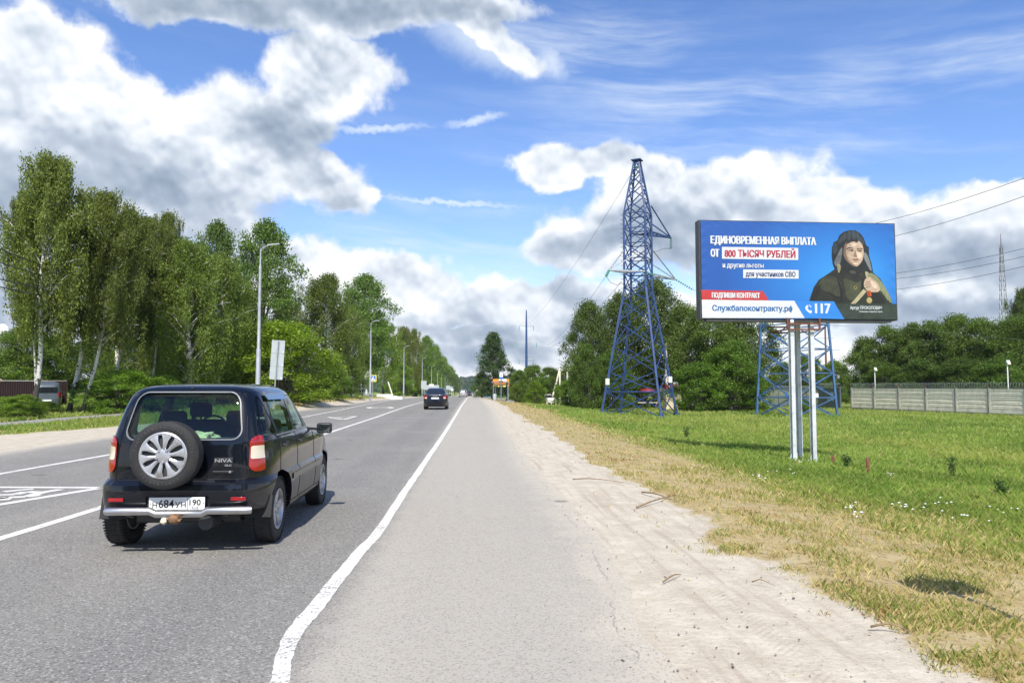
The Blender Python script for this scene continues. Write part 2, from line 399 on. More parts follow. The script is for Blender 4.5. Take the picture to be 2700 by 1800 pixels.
def grow(a, b, s0, k):
    out = [a]; 
    while out[-1] < b: out.append(out[-1]+max(s0, k*abs(out[-1]-0)))
    return out
def build_ground():
    ys = sorted(set([round(v, 3) for v in list(np.arange(-30, 2, 4.0))+grow(2, 30, .22, .0)+grow(30.3, 130, .4, .012)+grow(131, 3200, 4, .05)]))
    xs = list(np.arange(-14.5, -10.9, .25))+list(np.arange(-10.9, .9, 1.18))+list(np.arange(.95, 9, .16))+grow(9.1, 60, .35, .02)+[70, 90, 130, 200, 320, 520, 900, 1600, 3000]
    xs = [-3000, -1600, -900, -500, -300, -180, -110, -80, -60, -50]+list(np.arange(-44, -14.6, .5))+xs
    xs = np.array(sorted(set(np.round(xs, 3)))); ys = np.array(ys)
    X, Y = np.meshgrid(xs, ys); Z = vgz(X, Y)
    under = (X > xl(Y)+.25) & (X < xr(Y)-.25)
    Z = np.where(under, Z-.06, Z)
    s, d, gr = zones(X, Y)
    rut = (fbm(X, Y*.25, 2.2)-.5)*.045+(fbm(X, Y, 1.2)-.5)*.03
    Z = Z+np.where(under, 0, np.where(s > .3, rut-.01, (fbm(X, Y, .7)-.5)*.10*np.clip((np.abs(X-xr(Y)))/2, 0, 1)))
    edge = (np.abs(X-xr(Y)) < .3) | (np.abs(X-xl(Y)) < .3)
    Z = np.where(edge & ~under, vgz(X, Y)-.012+(fbm(X, Y, 1.5)-.5)*.03, Z)
    V = np.stack([X, Y, Z], -1).reshape(-1, 3); nx = len(xs); i = np.arange(len(ys)-1)[:, None]*nx+np.arange(nx-1)[None]
    Fc = np.stack([i, i+1, i+nx+1, i+nx], -1).reshape(-1, 4)
    me = npmesh('ground', V, Fc, 4, np.stack([s, d, gr], -1).reshape(-1, 3), 'zone'); me.polygons.foreach_set('use_smooth', [True]*len(me.polygons))
    m = bpy.data.materials.new('ground_soil'); m.use_nodes = True; g = NT(m.node_tree); b = g.n['Principled BSDF']; b.inputs['Roughness'].default_value = .95; b.inputs['Specular IOR Level'].default_value = .15
    at = g.new('ShaderNodeAttribute', attribute_name='zone'); zr, zg, zb = [g.sep(at.outputs['Vector'])[k] for k in range(3)]
    pos = g.new('ShaderNodeNewGeometry').outputs['Position']
    na = g.noise(pos, .8, 6, .65); nb = g.noise(pos, 14, 5, .65); nc = g.noise(pos, 3, 5, .7)
    st = g.noise(g.vm('MULTIPLY', pos, (7, .35, 1)), 1.2, 5, .6, .25)       # wheel tracks along the road
    sandc = g.mix(g.sstep(nc, .35, .7), (.45, .395, .31), (.55, .495, .40))
    sandc = g.mix(g.m('MULTIPLY', g.sstep(st, .48, .68), .55), sandc, (.34, .28, .21))
    sandc = g.mix(g.m('MULTIPLY', g.sstep(nb, .58, .75), .5), sandc, (.29, .235, .165)); sandc = g.mix(g.m('MULTIPLY', g.sstep(g.noise(g.vm('MULTIPLY', pos, (1, .6, 1)), 55, 3, .7), .60, .70), .6), sandc, (.20, .16, .11))
    chev = g.m('SINE', g.m('MULTIPLY', g.m('ADD', g.sep(pos)[1], g.m('ABSOLUTE', g.m('SUBTRACT', g.sep(pos)[0], 2.05))), 95)); trk = g.m('MULTIPLY', g.m('MULTIPLY', g.sstep(g.m('ABSOLUTE', g.m('SUBTRACT', g.m('ADD', g.sep(pos)[0], g.m('MULTIPLY', g.sep(pos)[1], .012)), 2.05)), .12, .08), g.sstep(chev, .1, .6)), g.sstep(na, .45, .6)); sandc = g.mix(g.m('MULTIPLY', trk, .35), sandc, (.30, .245, .18))
    dryc = g.mix(g.sstep(nc, .35, .65), (.33, .25, .11), (.42, .34, .19)); dryc = g.mix(g.sstep(nb, .5, .7), dryc, (.17, .13, .06))
    grc = g.mix(g.sstep(na, .35, .65), (.15, .21, .035), (.23, .27, .055)); grc = g.mix(g.sstep(nb, .5, .75), grc, (.07, .115, .02))
    c = g.mix(g.m('SMOOTH_MIN', 1, g.m('ADD', zb, 0), .1), dryc, grc)
    sm_ = g.sstep(g.m('ADD', zr, g.m('MULTIPLY', g.m('SUBTRACT', nb, .5), .9)), .3, .7)
    c = g.mix(g.m('DIVIDE', zb, g.m('ADD', g.m('ADD', zb, zg), .001), clamp=True), dryc, grc)
    c = g.mix(sm_, c, sandc); g.put(b.inputs['Base Color'], c)
    bn = g.new('ShaderNodeBump'); bn.inputs['Strength'].default_value = .6; bn.inputs['Distance'].default_value = .03
    g.put(bn.inputs['Height'], g.m('ADD', nb, g.m('MULTIPLY', st, .8))); g.l.new(bn.outputs[0], b.inputs['Normal'])
    tag(link('ground', me, m), 'sandy verge and grass field beside the road', kind='structure')
build_ground()

def asphalt_mat():
    m = bpy.data.materials.new('asphalt'); m.use_nodes = True; g = NT(m.node_tree); b = g.n['Principled BSDF']; b.inputs['Specular IOR Level'].default_value = .35
    pos = g.new('ShaderNodeNewGeometry').outputs['Position']; X, Y, Z = g.sep(pos)[:3]
    at = g.sep(g.new('ShaderNodeAttribute', attribute_name='edge').outputs['Vector']); er, elf = at[0], at[1]
    big = g.noise(pos, .35, 5, .6); mid = g.noise(pos, 2.2, 5, .65); st = g.noise(g.vm('MULTIPLY', pos, (1.6, .12, 1)), 1, 5, .6, .5)
    fine = g.noise(pos, 75, 3, .75); grain = g.voro(pos, 90, 'F1', 'Color'); gsep = g.sep(grain)[0]
    # right of the edge line the surface is older and dusty, the traffic lane darker
    lane = g.sstep(g.m('ADD', X, g.m('MULTIPLY', g.m('SUBTRACT', mid, .5), .35)), -1.2, -.75)
    dark = g.mix(st, (.185, .177, .157), (.24, .229, .204)); lite = g.mix(st, (.36, .328, .275), (.415, .38, .32))
    c = g.mix(lane, dark, lite)
    # wheel tracks polished darker and dust between lanes
    wt = g.m('ADD', g.m('MULTIPLY', g.sstep(g.m('ABSOLUTE', g.m('ADD', X, 2.1)), .55, .1), .5), g.m('MULTIPLY', g.sstep(g.m('ABSOLUTE', g.m('ADD', X, 3.8)), .55, .1), .5))
    c = g.mix(g.m('MULTIPLY', wt, .36), c, (.11, .11, .112))
    dust = g.m('MAXIMUM', g.m('MULTIPLY', g.sstep(g.m('ABSOLUTE', g.m('ADD', X, 5.25)), .75, .1), g.sstep(mid, .3, .7)), g.sstep(g.m('ADD', X, g.m('MULTIPLY', mid, 2)), -8.2, -10.4))
    c = g.mix(g.m('MULTIPLY', dust, .45), c, (.34, .31, .27))
    c = g.mix(g.m('MULTIPLY', g.sstep(big, .45, .7), .22), c, (.37, .34, .30))
    sandm = g.sstep(g.m('ADD', er, g.m('MULTIPLY', g.m('SUBTRACT', g.noise(pos, 2.6, 7, .7), .5), 1.1)), .62, -.02)
    sandl = g.sstep(g.m('ADD', elf, g.m('MULTIPLY', g.m('SUBTRACT', g.noise(pos, 1.6, 7, .7), .5), 1.1)), .8, -.05)
    c = g.mix(g.m('MULTIPLY', g.m('MAXIMUM', sandm, sandl), .86), c, g.mix(mid, (.45, .40, .315), (.54, .49, .395)))
    # stones in the binder
    c = g.mix(g.m('MULTIPLY', g.sstep(gsep, .78, .97), g.m('SUBTRACT', .46, g.m('MULTIPLY', lane, .22))), c, (.52, .50, .47))
    c = g.mix(g.m('MULTIPLY', g.sstep(gsep, .24, .06), g.m('SUBTRACT', .60, g.m('MULTIPLY', lane, .28))), c, (.045, .045, .048))
    c = g.mix(g.m('MULTIPLY', g.sstep(fine, .55, .72), .22), c, (.06, .06, .06))
    # blotches of oil, and thin cracks
    # an old seam where the asphalt ends under the sand
    c = g.mix(g.m('MULTIPLY', g.sstep(g.m('ABSOLUTE', g.m('SUBTRACT', g.m('ADD', er, g.m('MULTIPLY', g.noise(pos, 3, 5, .7), .22)), .27)), .013, .003), g.m('MULTIPLY', g.sstep(mid, .42, .6), .55)), c, (.17, .165, .16))
    bl = g.voro(g.vm('ADD', pos, g.vm('MULTIPLY', g.noise(pos, 6, 2, .5, 0, True), (.14, .14, 0))), .55)
    c = g.mix(g.m('MULTIPLY', g.sstep(bl, .085, .045), .55), c, (.07, .066, .063))
    wv = g.vm('ADD', g.vm('MULTIPLY', pos, (1, .22, 1)), g.vm('MULTIPLY', g.noise(pos, 1.3, 5, .6, 0, True), (.7, .5, 0)))
    ck = g.voro(wv, .33, 'DISTANCE_TO_EDGE'); c = g.mix(g.m('MULTIPLY', g.m('MULTIPLY', g.sstep(ck, .004, .001), g.sstep(big, .52, .66)), .30), c, (.05, .05, .05))
    g.put(b.inputs['Base Color'], c); g.put(b.inputs['Roughness'], g.m('SUBTRACT', .92, g.m('MULTIPLY', wt, .12)))
    bn = g.new('ShaderNodeBump'); bn.inputs['Strength'].default_value = .55; bn.inputs['Distance'].default_value = .006
    g.put(bn.inputs['Height'], g.m('ADD', gsep, fine)); g.l.new(bn.outputs[0], b.inputs['Normal'])
    return m
M['asphalt'] = asphalt_mat()
def build_road():
    ys = np.array([-30, -15, -5]+grow(0, 30, .3, 0)+grow(30.5, 140, .5, .012)+grow(141, 1000, 4, .04)); n = 25
    V = []; E = []
    for Y in ys:
        a = float(xl(Y)); b = float(xr(Y))+(float(fbm(3.0, Y, 1.3))-.5)*.22+(float(fbm(9.0, Y, .3))-.5)*.15
        for k in range(n):
            t = k/(n-1); t = t if t < .8 else t; x = a+(b-a)*t; V.append((x, Y, Lz(Y)+.004-.012*max(0, (k-(n-2)))*1.0)); E.append((b-x, x-a, 0))
    i = np.arange(len(ys)-1)[:, None]*n+np.arange(n-1)[None]
    Fc = np.stack([i, i+1, i+n+1, i+n], -1).reshape(-1, 4)
    me = npmesh('road', V, Fc, 4, np.array(E), 'edge')
    tag(link('road', me, M['asphalt']), 'grey asphalt road with a dusty shoulder lane', kind='structure')
build_road()

def paint_mat():
    m = bpy.data.materials.new('road_paint'); m.use_nodes = True; g = NT(m.node_tree); b = g.n['Principled BSDF']; out = g.n['Material Output']
    pos = g.new('ShaderNodeNewGeometry').outputs['Position']; b.inputs['Roughness'].default_value = .7
    c = g.mix(g.sstep(g.noise(pos, 3, 5, .6), .35, .7), (.70, .69, .65), (.60, .57, .51)); c = g.mix(g.m('MULTIPLY', g.sstep(g.noise(pos, 60, 3, .7), .5, .7), .35), c, (.38, .36, .33))
    g.put(b.inputs['Base Color'], c)
    tr = g.new('ShaderNodeBsdfTransparent'); mx = g.new('ShaderNodeMixShader')
    nearw = g.sstep(g.sep(pos)[1], 6.5, 4.6)
    wear = g.m('MULTIPLY', g.sstep(g.m('ADD', g.m('MULTIPLY', nearw, .06), g.m('ADD', g.m('MULTIPLY', g.noise(pos, 38, 4, .75), .7), g.m('MULTIPLY', g.noise(pos, 1.6, 4, .6), .45))), .63, .72), .8)
    g.put(mx.inputs[0], wear); g.l.new(b.outputs[0], mx.inputs[1]); g.l.new(tr.outputs[0], mx.inputs[2]); g.l.new(mx.outputs[0], out.inputs[0])
    return m
M['paint'] = paint_mat()
def strip(pts, w, name='lane_line', z=.008, label=None, jag=.012, step=.35, parent=None):
    """painted line following world points"""
    P = [Vector((p[0], p[1], 0)) for p in pts]; Q = []
    for a, b in zip(P[:-1], P[1:]):
        L = (b-a).length; st = max(step, .02*a.y); k = max(1, int(L/st)); Q += [a.lerp(b, i/k) for i in range(k)]
    Q.append(P[-1]); V = []
    for i, q in enumerate(Q):
        t = (Q[min(i+1, len(Q)-1)]-Q[max(i-1, 0)]).normalized(); nrm = Vector((-t.y, t.x, 0)); ww = w(q.y) if callable(w) else w
        for s in (1, -1):
            p = q+nrm*(s*ww/2+random.uniform(-jag, jag)); V.append((p.x, p.y, Lz(p.y)+z))
    Fc = [(2*i, 2*i+1, 2*i+3, 2*i+2) for i in range(len(Q)-1)]
    me = bpy.data.meshes.new(name); me.from_pydata(V, [], Fc); me.update()
    o = link(name, me, M['paint'], parent); tag(o, label, kind='structure'); return o
def catm(P, n=6):
    P = [np.array(p[:2], float) for p in P]; P = [2*P[0]-P[1]]+P+[2*P[-1]-P[-2]]; out = []
    for i in range(1, len(P)-2):
        p0, p1, p2, p3 = P[i-1:i+3]
        for k in range(n):
            t = k/n; out.append(.5*((2*p1)+(-p0+p2)*t+(2*p0-5*p1+4*p2-p3)*t*t+(-p0+3*p1-3*p2+p3)*t**3))
    out.append(P[-2]); return out
LA = [GP(*p) for p in [(736, 1800), (748, 1738), (776, 1671), (830, 1604), (893, 1524), (951, 1453), (1000, 1398), (1072, 1289), (1124, 1213), (1191, 1112), (1229, 1054)]]
x_a = LA[-1].x
tail = [Vector((-.95, 1.5, 0)), Vector((-.86, 3.0, 0))]
LA = tail+LA
strip(catm(LA, 8)+[np.array((x_a-.1, 140)), np.array((-.6, 200)), np.array((-.6, 420))], lambda Y: float(np.interp(Y, [0, 4.6, 5.4, 9, 30], [.10, .10, .135, .115, .14])), 'lane_line', label='white edge line between traffic lane and shoulder', jag=.006)
LB = [GP(*p) for p in [(0, 1421), (268, 1338), (991, 1100), (1113, 1060)]]
strip([(-5.05, -5), (-5.05, 4)]+[(p.x, p.y) for p in LB]+[(LB[-1].x, 140), (-4.9, 400)], .15, 'lane_line', label='white line between the two right lanes', jag=.008)
LC = [GP(*p) for p in [(0, 1249.5), (283, 1200), (900, 1080), (972, 1065.5), (1059, 1050)]]
strip([(-8.75, -5), (-8.75, 8)]+[(p.x, p.y) for p in LC]+[(LC[-1].x, 140), (-8.7, 400)], .15, 'lane_line', label='white line along the far left lane', jag=.008)
# the warning triangle with running children painted in the lane, another farther on, and a ring
def poly_mark(lines, w, label):
    pts = []
    root = None
    mbv = []; mbf = []
    for ln in lines:
        P = [GP(*p) for p in ln]
        for a, b in zip(P[:-1], P[1:]):
            d = (b-a); d.z = 0
            if d.length < .01: continue
            nrm = Vector((-d.y, d.x, 0)).normalized()*w/2; o = len(mbv)
            for q in (a+nrm, a-nrm, b-nrm, b+nrm): mbv.append((q.x, q.y, Lz(q.y)+.008+.0004*(len(mbf) % 5)))
            mbf.append((o, o+1, o+2, o+3))
    me = bpy.data.meshes.new('road_marking'); me.from_pydata(mbv, [], mbf); me.update()
    tag(link('road_marking', me, M['paint']), label, kind='structure')
poly_mark([[(-330, 1284), (259, 1286)], [(-330, 1385), (259, 1288)], [(-330, 1284), (-330, 1385)],
           [(10, 1297), (60, 1292), (88, 1290)], [(-10, 1306), (40, 1304), (70, 1297), (110, 1299), (160, 1291)], [(-30, 1318), (20, 1312), (70, 1310), (110, 1299)], [(-20, 1296), (-60, 1305)], [(70, 1310), (105, 1306)], [(20, 1312), (5, 1320)]], .17, 'white triangle sign painted on the road')
poly_mark([[(866, 1100), (940, 1097)], [(866, 1100), (905, 1106)], [(905, 1106), (940, 1097)], [(885, 1101), (905, 1102)]], .2, 'small white triangle painted on the road')
ring = [(1002+31*math.cos(a*math.pi/12), 1074.5+2.4*math.sin(a*math.pi/12)) for a in range(25)]
poly_mark([ring, [(990, 1074), (1014, 1074)]], .35, 'white ring painted on the road')

# footpath on the left
def ribbon(name, x0, x1, y0, y1, z, m, label, wob=.08):
    ys = np.arange(y0, y1, 1.0); V = []
    for y in ys:
        w = (float(fbm(x0, y, .4))-.5)*wob*2
        V += [(x0+w, y, gz(x0, y)+z), ((x0+x1)/2, y, gz((x0+x1)/2, y)+z), (x1+w, y, gz(x1, y)+z)]
    Fc = [q for i in range(len(ys)-1) for q in ((3*i, 3*i+1, 3*i+4, 3*i+3), (3*i+1, 3*i+2, 3*i+5, 3*i+4))]
    me = bpy.data.meshes.new(name); me.from_pydata(V, [], Fc); me.update(); return tag(link(name, me, m), label, kind='structure')
pm = mat('path_asphalt', (.27, .25, .225), .9, noise=.12, nscale=3, bump=.4, bscale=60)
ribbon('path', -20.1, -18.2, 10, 160, .07, pm, 'pale footpath running beside the birches')

# ------------------------------------------------------------------ grass
def blades(n, seed, dmin, dmax, side):
    r = np.random.default_rng(seed)
    D = dmin*np.exp(r.random(n)*math.log(dmax/dmin)); th = (r.random(n)*1.9-.88)
    Xc = D*th; x = Xc*math.cos(YAW)+D*math.sin(YAW); Y = -Xc*math.sin(YAW)+D*math.cos(YAW)
    s, d, g = zones(x, Y)
    ok = (x > xr(Y)+.2) | (x < xl(Y)-.2)
    clump = fbm(x, Y, 2.6); p = np.clip(.95*g+np.clip((clump-.36)*3.6, 0.08, 1)*d*.9+np.clip((clump-.6)*3, 0, .3)*(s > .3)*(s < .97)+.25*(s >= .97)*(vnoise(x, Y, 5.5) > .90)*(xsg(Y)-x < .9)*(x > 0), 0, 1)
    ok &= r.random(n) < p; ok &= ~((x > -20.2) & (x < -18.1))
    x, Y, D, s, d, g, clump = [a[ok] for a in (x, Y, D, s, d, g, clump)]; n = len(x)
    z = vgz(x, Y)-.015
    h = (.036+.060*g+.036*r.random(n)+.06*np.clip(clump-.45, 0, 1)*3*g)*(.55+.8*r.random(n)); h = np.where(x < -12, h*1.25, h)*np.where(s > .4, .6, 1)
    h *= 1+np.clip((D-25)/80, 0, .6)
    w = np.maximum(.0026, .00042*D)*(.7+.6*r.random(n)); a = r.random(n)*2*math.pi; lean = h*(.25+.6*r.random(n)); la = r.random(n)*2*math.pi
    base = np.stack([x, Y, z], 1); side_ = np.stack([np.cos(a), np.sin(a), 0*a], 1)*w[:, None]; ln = np.stack([np.cos(la), np.sin(la), 0*la], 1)*lean[:, None]
    up = np.stack([0*h, 0*h, h], 1)
    V = np.stack([base-side_, base+side_, base+up*.6+ln*.3+side_*.6, base+up+ln], 1)
    # colour: straw, olive, fresh green
    t = r.random(n)[:, None]; tone = fbm(x, Y, .5)[:, None]; rust = (fbm(x+90, Y, .8) > .66)[:, None] & (r.random(n) < .35)[:, None]
    gc = np.array([.120, .205, .030])*(1-t)+np.array([.255, .34, .062])*t; gc = gc*(.55+.95*tone); yl = np.clip((fbm(x+33, Y*.6, .13)[:, None]-.46)*3.5, 0, 1); gc = gc*(1-yl*.55)+np.array([.36, .37, .09])*yl*.55
    gc = np.where(r.random(n)[:, None] < .07+.16*(tone > .55), np.array([.36, .33, .12]), gc)
    dc = np.array([.42, .32, .13])*(1-t)+np.array([.60, .50, .25])*t; dc = np.where((r.random(n) < .22+.22*(clump > .58))[:, None], np.array([.20, .245, .05])*(.7+.6*t), dc); dc = np.where(rust, np.array([.25, .09, .035]), dc)
    k = (g/(g+d+s*.8+1e-6))[:, None]; kk = (r.random(n)[:, None] < k); col = np.where(kk, gc, dc)
    Vv = V.reshape(-1, 3); cc = np.repeat(col, 4, 0); i = np.arange(n)[:, None]*4
    Fc = np.concatenate([i+[0, 1, 2], i+[0, 2, 3]], 0)
    return Vv, Fc, cc
def leafmat(name, rough=.55, trans=.35, var=.0):
    m = bpy.data.materials.new(name); m.use_nodes = True; g = NT(m.node_tree); b = g.n['Principled BSDF']; out = g.n['Material Output']
    c = g.new('ShaderNodeAttribute', attribute_name='col').outputs['Color']
    oi = g.new('ShaderNodeObjectInfo'); hs = g.new('ShaderNodeHueSaturation')
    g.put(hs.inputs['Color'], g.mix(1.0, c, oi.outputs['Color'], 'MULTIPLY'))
    g.put(hs.inputs['Value'], g.m('ADD', 1-var/2, g.m('MULTIPLY', oi.outputs['Random'], var)))
    b.inputs['Roughness'].default_value = rough; b.inputs['Specular IOR Level'].default_value = .35
    g.l.new(hs.outputs[0], b.inputs['Base Color'])
    tr = g.new('ShaderNodeBsdfTranslucent'); g.put(tr.inputs[0], g.mix(1.0, hs.outputs[0], (1.5, 1.6, .7), 'MULTIPLY'))
    mx = g.new('ShaderNodeMixShader'); mx.inputs[0].default_value = trans; g.l.new(b.outputs[0], mx.inputs[1]); g.l.new(tr.outputs[0], mx.inputs[2]); g.l.new(mx.outputs[0], out.inputs[0])
    return m
M['grass'] = leafmat('grass_blades', .6, .3)
def build_grass():
    for nm, n, s, a, b in (('grass', 620000, 5, 3.2, 100),):
        V, Fc, c = blades(400000, s, 3.0, 13, 0); V2, F2, c2 = blades(470000, 8, 13, 100, 0); Fc = np.concatenate([Fc, F2+len(V)]); V = np.concatenate([V, V2]); c = np.concatenate([c, c2])
        me = npmesh(nm, V, Fc, 3, c); tag(link(nm, me, M['grass']), 'dry and green grass growing on the verge and field', 'grass', kind='stuff')
build_grass()

# ================================================================== TREES
def leaves(cen, n_per, sp, size, r, down=0.0, aspect=.55, cols=None, tilt=None):
    """leaf rhombi scattered about clump centres; cen (m,3), sp (m,3) or (3,)"""
    cen = np.repeat(cen, n_per, 0); sp = np.broadcast_to(sp, (len(cen)//n_per, 3)).repeat(n_per, 0); n = len(cen)
    P = cen+r.normal(0, 1, (n, 3)).clip(-1.9, 1.9)*sp
    d = r.normal(0, 1, (n, 3)); d[:, 2] -= down
    if tilt is not None: d = d+np.array(tilt)
    d /= np.linalg.norm(d, axis=1)[:, None]; q = np.cross(d, r.normal(0, 1, (n, 3))); q /= np.linalg.norm(q, axis=1)[:, None]
    s = size*(.6+.8*r.random(n))[:, None]; w = s*aspect/2
    V = np.stack([P-d*s/2, P+q*w, P+d*s/2, P-q*w], 1)
    t = r.random(n)[:, None]; c0, c1 = [np.array(c) for c in cols]; col = (c0*(1-t)+c1*t)
    ct = np.repeat(.72+.56*r.random(n//n_per), n_per)[:, None]; col = col*ct
    return V.reshape(-1, 3), np.repeat(col, 4, 0)
def bark(kind):
    m = bpy.data.materials.new(kind); m.use_nodes = True; g = NT(m.node_tree); b = g.n['Principled BSDF']; b.inputs['Roughness'].default_value = .85
    pos = g.new('ShaderNodeTexCoord').outputs['Object']
    if kind == 'birch_bark':
        n1 = g.noise(g.vm('MULTIPLY', pos, (2.2, 2.2, 7)), 1.0, 4, .6, .8); n2 = g.noise(pos, 1.1, 4, .6); zz = g.sep(pos)[2]
        dk = g.sstep(g.m('ADD', n1, g.m('ADD', g.m('MULTIPLY', g.m('SUBTRACT', n2, .5), .5), g.sstep(zz, 1.6, 0))), .55, .63)
        c = g.mix(dk, g.mix(n2, (.62, .61, .57), (.44, .43, .40)), (.045, .042, .038))
    else:
        n1 = g.noise(g.vm('MULTIPLY', pos, (9, 9, 1.6)), 1, 4, .6); c = g.mix(n1, (.05, .042, .034), (.17, .15, .125))
    g.put(b.inputs['Base Color'], c); return m
M['birch'] = bark('birch_bark'); M['bark'] = bark('grey_bark'); M['leaf'] = leafmat('leaves', .5, .32, .25)
def tree_proto(kind, seed):
    r = np.random.default_rng(seed); rr = random.Random(seed); mb = MB(); VV = []; CC = []
    H = 10.0      # every prototype is ten metres tall and about six wide, scaled where it stands
    lean = rr.uniform(-.3, .3) if 'birch' in kind else rr.uniform(-.2, .2)
    def trunk(z): return Vector((lean*(z/H)**1.6*2+.10*math.sin(z*1.1+seed), .10*math.cos(z*.9+seed), z))
    if kind != 'bush':
        r0 = .16 if 'birch' in kind else .2
        mb.tube([trunk(z)+Vector((0, 0, -.15 if z == 0 else 0)) for z in np.linspace(0, H*.9, 14)], [max(.02, r0*(1.25 if i == 0 else 1)*(1-i/14.5)) for i in range(14)], 9)
    if kind in ('birch', 'birchlow'):
        zlo = 3.6 if kind == 'birch' else 1.6
        for i in range(52):
            f = (i+.5)/52; z0 = zlo*.8+(H*.88-zlo*.8)*f; a = i*2.399+rr.uniform(-.3, .3); fe = f
            reach = (2.9*math.sin(math.pi*min(1, (.18+.82*fe)))**.55*(1-.30*fe)+.25)*rr.uniform(.45, 1.15)
            p0 = trunk(z0); d = Vector((math.cos(a), math.sin(a), 0)); rise = reach*rr.uniform(.45, .95)
            pts = [p0+d*reach*t+Vector((0, 0, rise*(t*1.5-t*t*.75))) for t in (0, .3, .6, .85, 1)]
            mb.tube(pts, [.045, .032, .022, .012, .005], 5, caps=False)
            for k in range(11):
                t = rr.uniform(.45, 1.06); q = p0+d*reach*t+Vector((0, 0, rise*(t*1.5-t*t*.75)))+Vector((rr.gauss(0, .22), rr.gauss(0, .22), 0))
                ln = rr.uniform(.35, 1.25)*(1.25 if z0 < 5 else .8)*(1.3 if kind == 'birchlow' else 1)
                if q.z-ln < (.3 if kind == 'birchlow' else 2.3): ln = max(.3, q.z-rr.uniform(.3, .8)-(0 if kind == 'birchlow' else 1.9))
                m_ = 7; zz = np.linspace(.15, -ln, m_); sw = .10*np.linspace(0, 1, m_)**2
                cen = np.stack([q.x+sw+0*zz, np.full(m_, q.y), q.z+zz], 1)
                v, c = leaves(cen, 13, (.12, .12, .12), .108, r, 1.1, .58, ((.074, .118, .02), (.20, .25, .045))); VV.append(v); CC.append(c)
    elif kind in ('broad', 'poplar', 'lime', 'bush'):
        N = {'broad': 330, 'poplar': 250, 'lime': 300, 'bush': 260}[kind]
        for i in range(N):
            f = rr.random(); a = rr.uniform(0, 2*math.pi)
            if kind == 'broad': z = 1.4+8.2*f; rad = 3.0*math.sin(math.pi*(.12+.86*f)**.9)**.62
            elif kind == 'poplar': z = 2.2+7.4*f; rad = 2.6*math.sin(math.pi*(.1+.85*f))**.8
            elif kind == 'lime': z = .6+9.2*f; rad = 3.0*(1-f)**.75*min(1, .55+f*3)+.18
            else: z = .35+9.1*f; rad = 3.1*math.sin(math.pi*(.30+.67*f))**.6
            lump = 1+.30*math.sin(a*3+z*1.3+seed)+.20*math.sin(a*5-z*2.1+seed*2)
            rad *= lump*rr.uniform(.45, 1.0)**.45
            q = trunk(min(z, H*.9)) if kind != 'bush' else Vector((0, 0, z)); q = Vector((q.x+rad*math.cos(a), q.y+rad*math.sin(a), z))
            if i % 3 == 0:
                b0 = trunk(max(.6, z*.62)) if kind != 'bush' else Vector((rr.gauss(0, .2), rr.gauss(0, .2), 0)); mid = b0.lerp(q, .5)+Vector((0, 0, .25))
                mb.tube([b0, mid, q], [.06*(1-.5*f), .03, .008], 5, caps=False)
            if kind == 'poplar': sp, nn, sz, tl, cl = (.42, .22, .20), 115, .15, (.9, 0, .35), ((.070, .115, .02), (.17, .235, .05))
            elif kind == 'lime': sp, nn, sz, tl, cl = (.33, .33, .20), 105, .17, (0, 0, -.5), ((.05, .09, .024), (.12, .17, .048))
            elif kind == 'bush': sp, nn, sz, tl, cl = (.34, .34, .30), 125, .18, (0, 0, .3), ((.07, .12, .016), (.18, .25, .04))
            else: sp, nn, sz, tl, cl = (.38, .38, .27), 120, .16, (.2, 0, .1), ((.065, .11, .018), (.17, .225, .046))
            k = rr.uniform(.6, 1.25); v, c = leaves(np.array([[q.x, q.y, q.z]]), nn, np.array(sp)*k, sz, r, 0, .6, cl, tl); VV.append(v); CC.append(c)
    V = np.concatenate(VV); c = np.concatenate(CC); n = len(V)//4; Fc = np.arange(n*4).reshape(n, 4)
    lm = npmesh(kind+'_leaves', V, Fc, 4, c); lm.materials.append(M['leaf'])
    tm = mb.mesh(kind+'_wood'); smooth(tm, 180); tm.materials.append(M['birch'] if 'birch' in kind else M['bark'])
    return tm, lm
PROTO = {}
for k_, ns in (('birch', 2), ('birchlow', 2), ('broad', 2), ('poplar', 1), ('lime', 1), ('bush', 2)):
    for i_ in range(ns): PROTO[(k_, i_)] = tree_proto(k_, 11+i_*7)
NAMES = {'birch': 'birch_tree', 'birchlow': 'birch_tree', 'broad': 'broadleaf_tree', 'poplar': 'poplar_tree', 'lime': 'lime_tree', 'bush': 'bush'}
def plant(kind, px, D, ytop, wpx, label, col=(1, 1, 1), lean=0, v=None, group=None, base_px=None, rz=None):
    b = GD(base_px if base_px is not None else px, D); top = PX(px, ytop, D); h = top.z-b.z; w = wpx/F*D
    v = (random.randrange(9)) % max(1, sum(1 for q in PROTO if q[0] == kind)) if v is None else v
    tm, lm = PROTO[(kind, v)]; ph = {'birch': 9.9, 'birchlow': 9.9, 'broad': 10.0, 'poplar': 9.9, 'lime': 10.0, 'bush': 9.8}[kind]
    pw = {'birch': 6.0, 'birchlow': 6.0, 'broad': 6.8, 'poplar': 6.2, 'lime': 6.4, 'bush': 6.9}[kind]
    r = empty(NAMES[kind], b, rz if rz is not None else (0 if kind == 'poplar' else random.uniform(0, 6.28)), label, 'bush' if kind == 'bush' else 'tree', group)
    t = link('trunk', tm, None, r); c = link('crown', lm, None, r)
    s = (w/pw, w/pw, h/ph)
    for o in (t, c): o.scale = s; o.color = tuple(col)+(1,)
    if kind != 'bush': t.scale = (max(s[0], s[2]*.8), max(s[0], s[2]*.8), s[2])
    if kind != 'bush': t.scale = s
    dx = (px-(base_px if base_px is not None else px))/F*D
    if dx: r.rotation_euler = (0, 0, 0); r.rotation_euler[1] = math.atan2(dx*.62, h*.6)
    return r
g1, g2, g3 = 'birches beside the footpath', 'trees lining the left side of the road', 'shrubs under the birches'
dk = (.95, .86, .78)
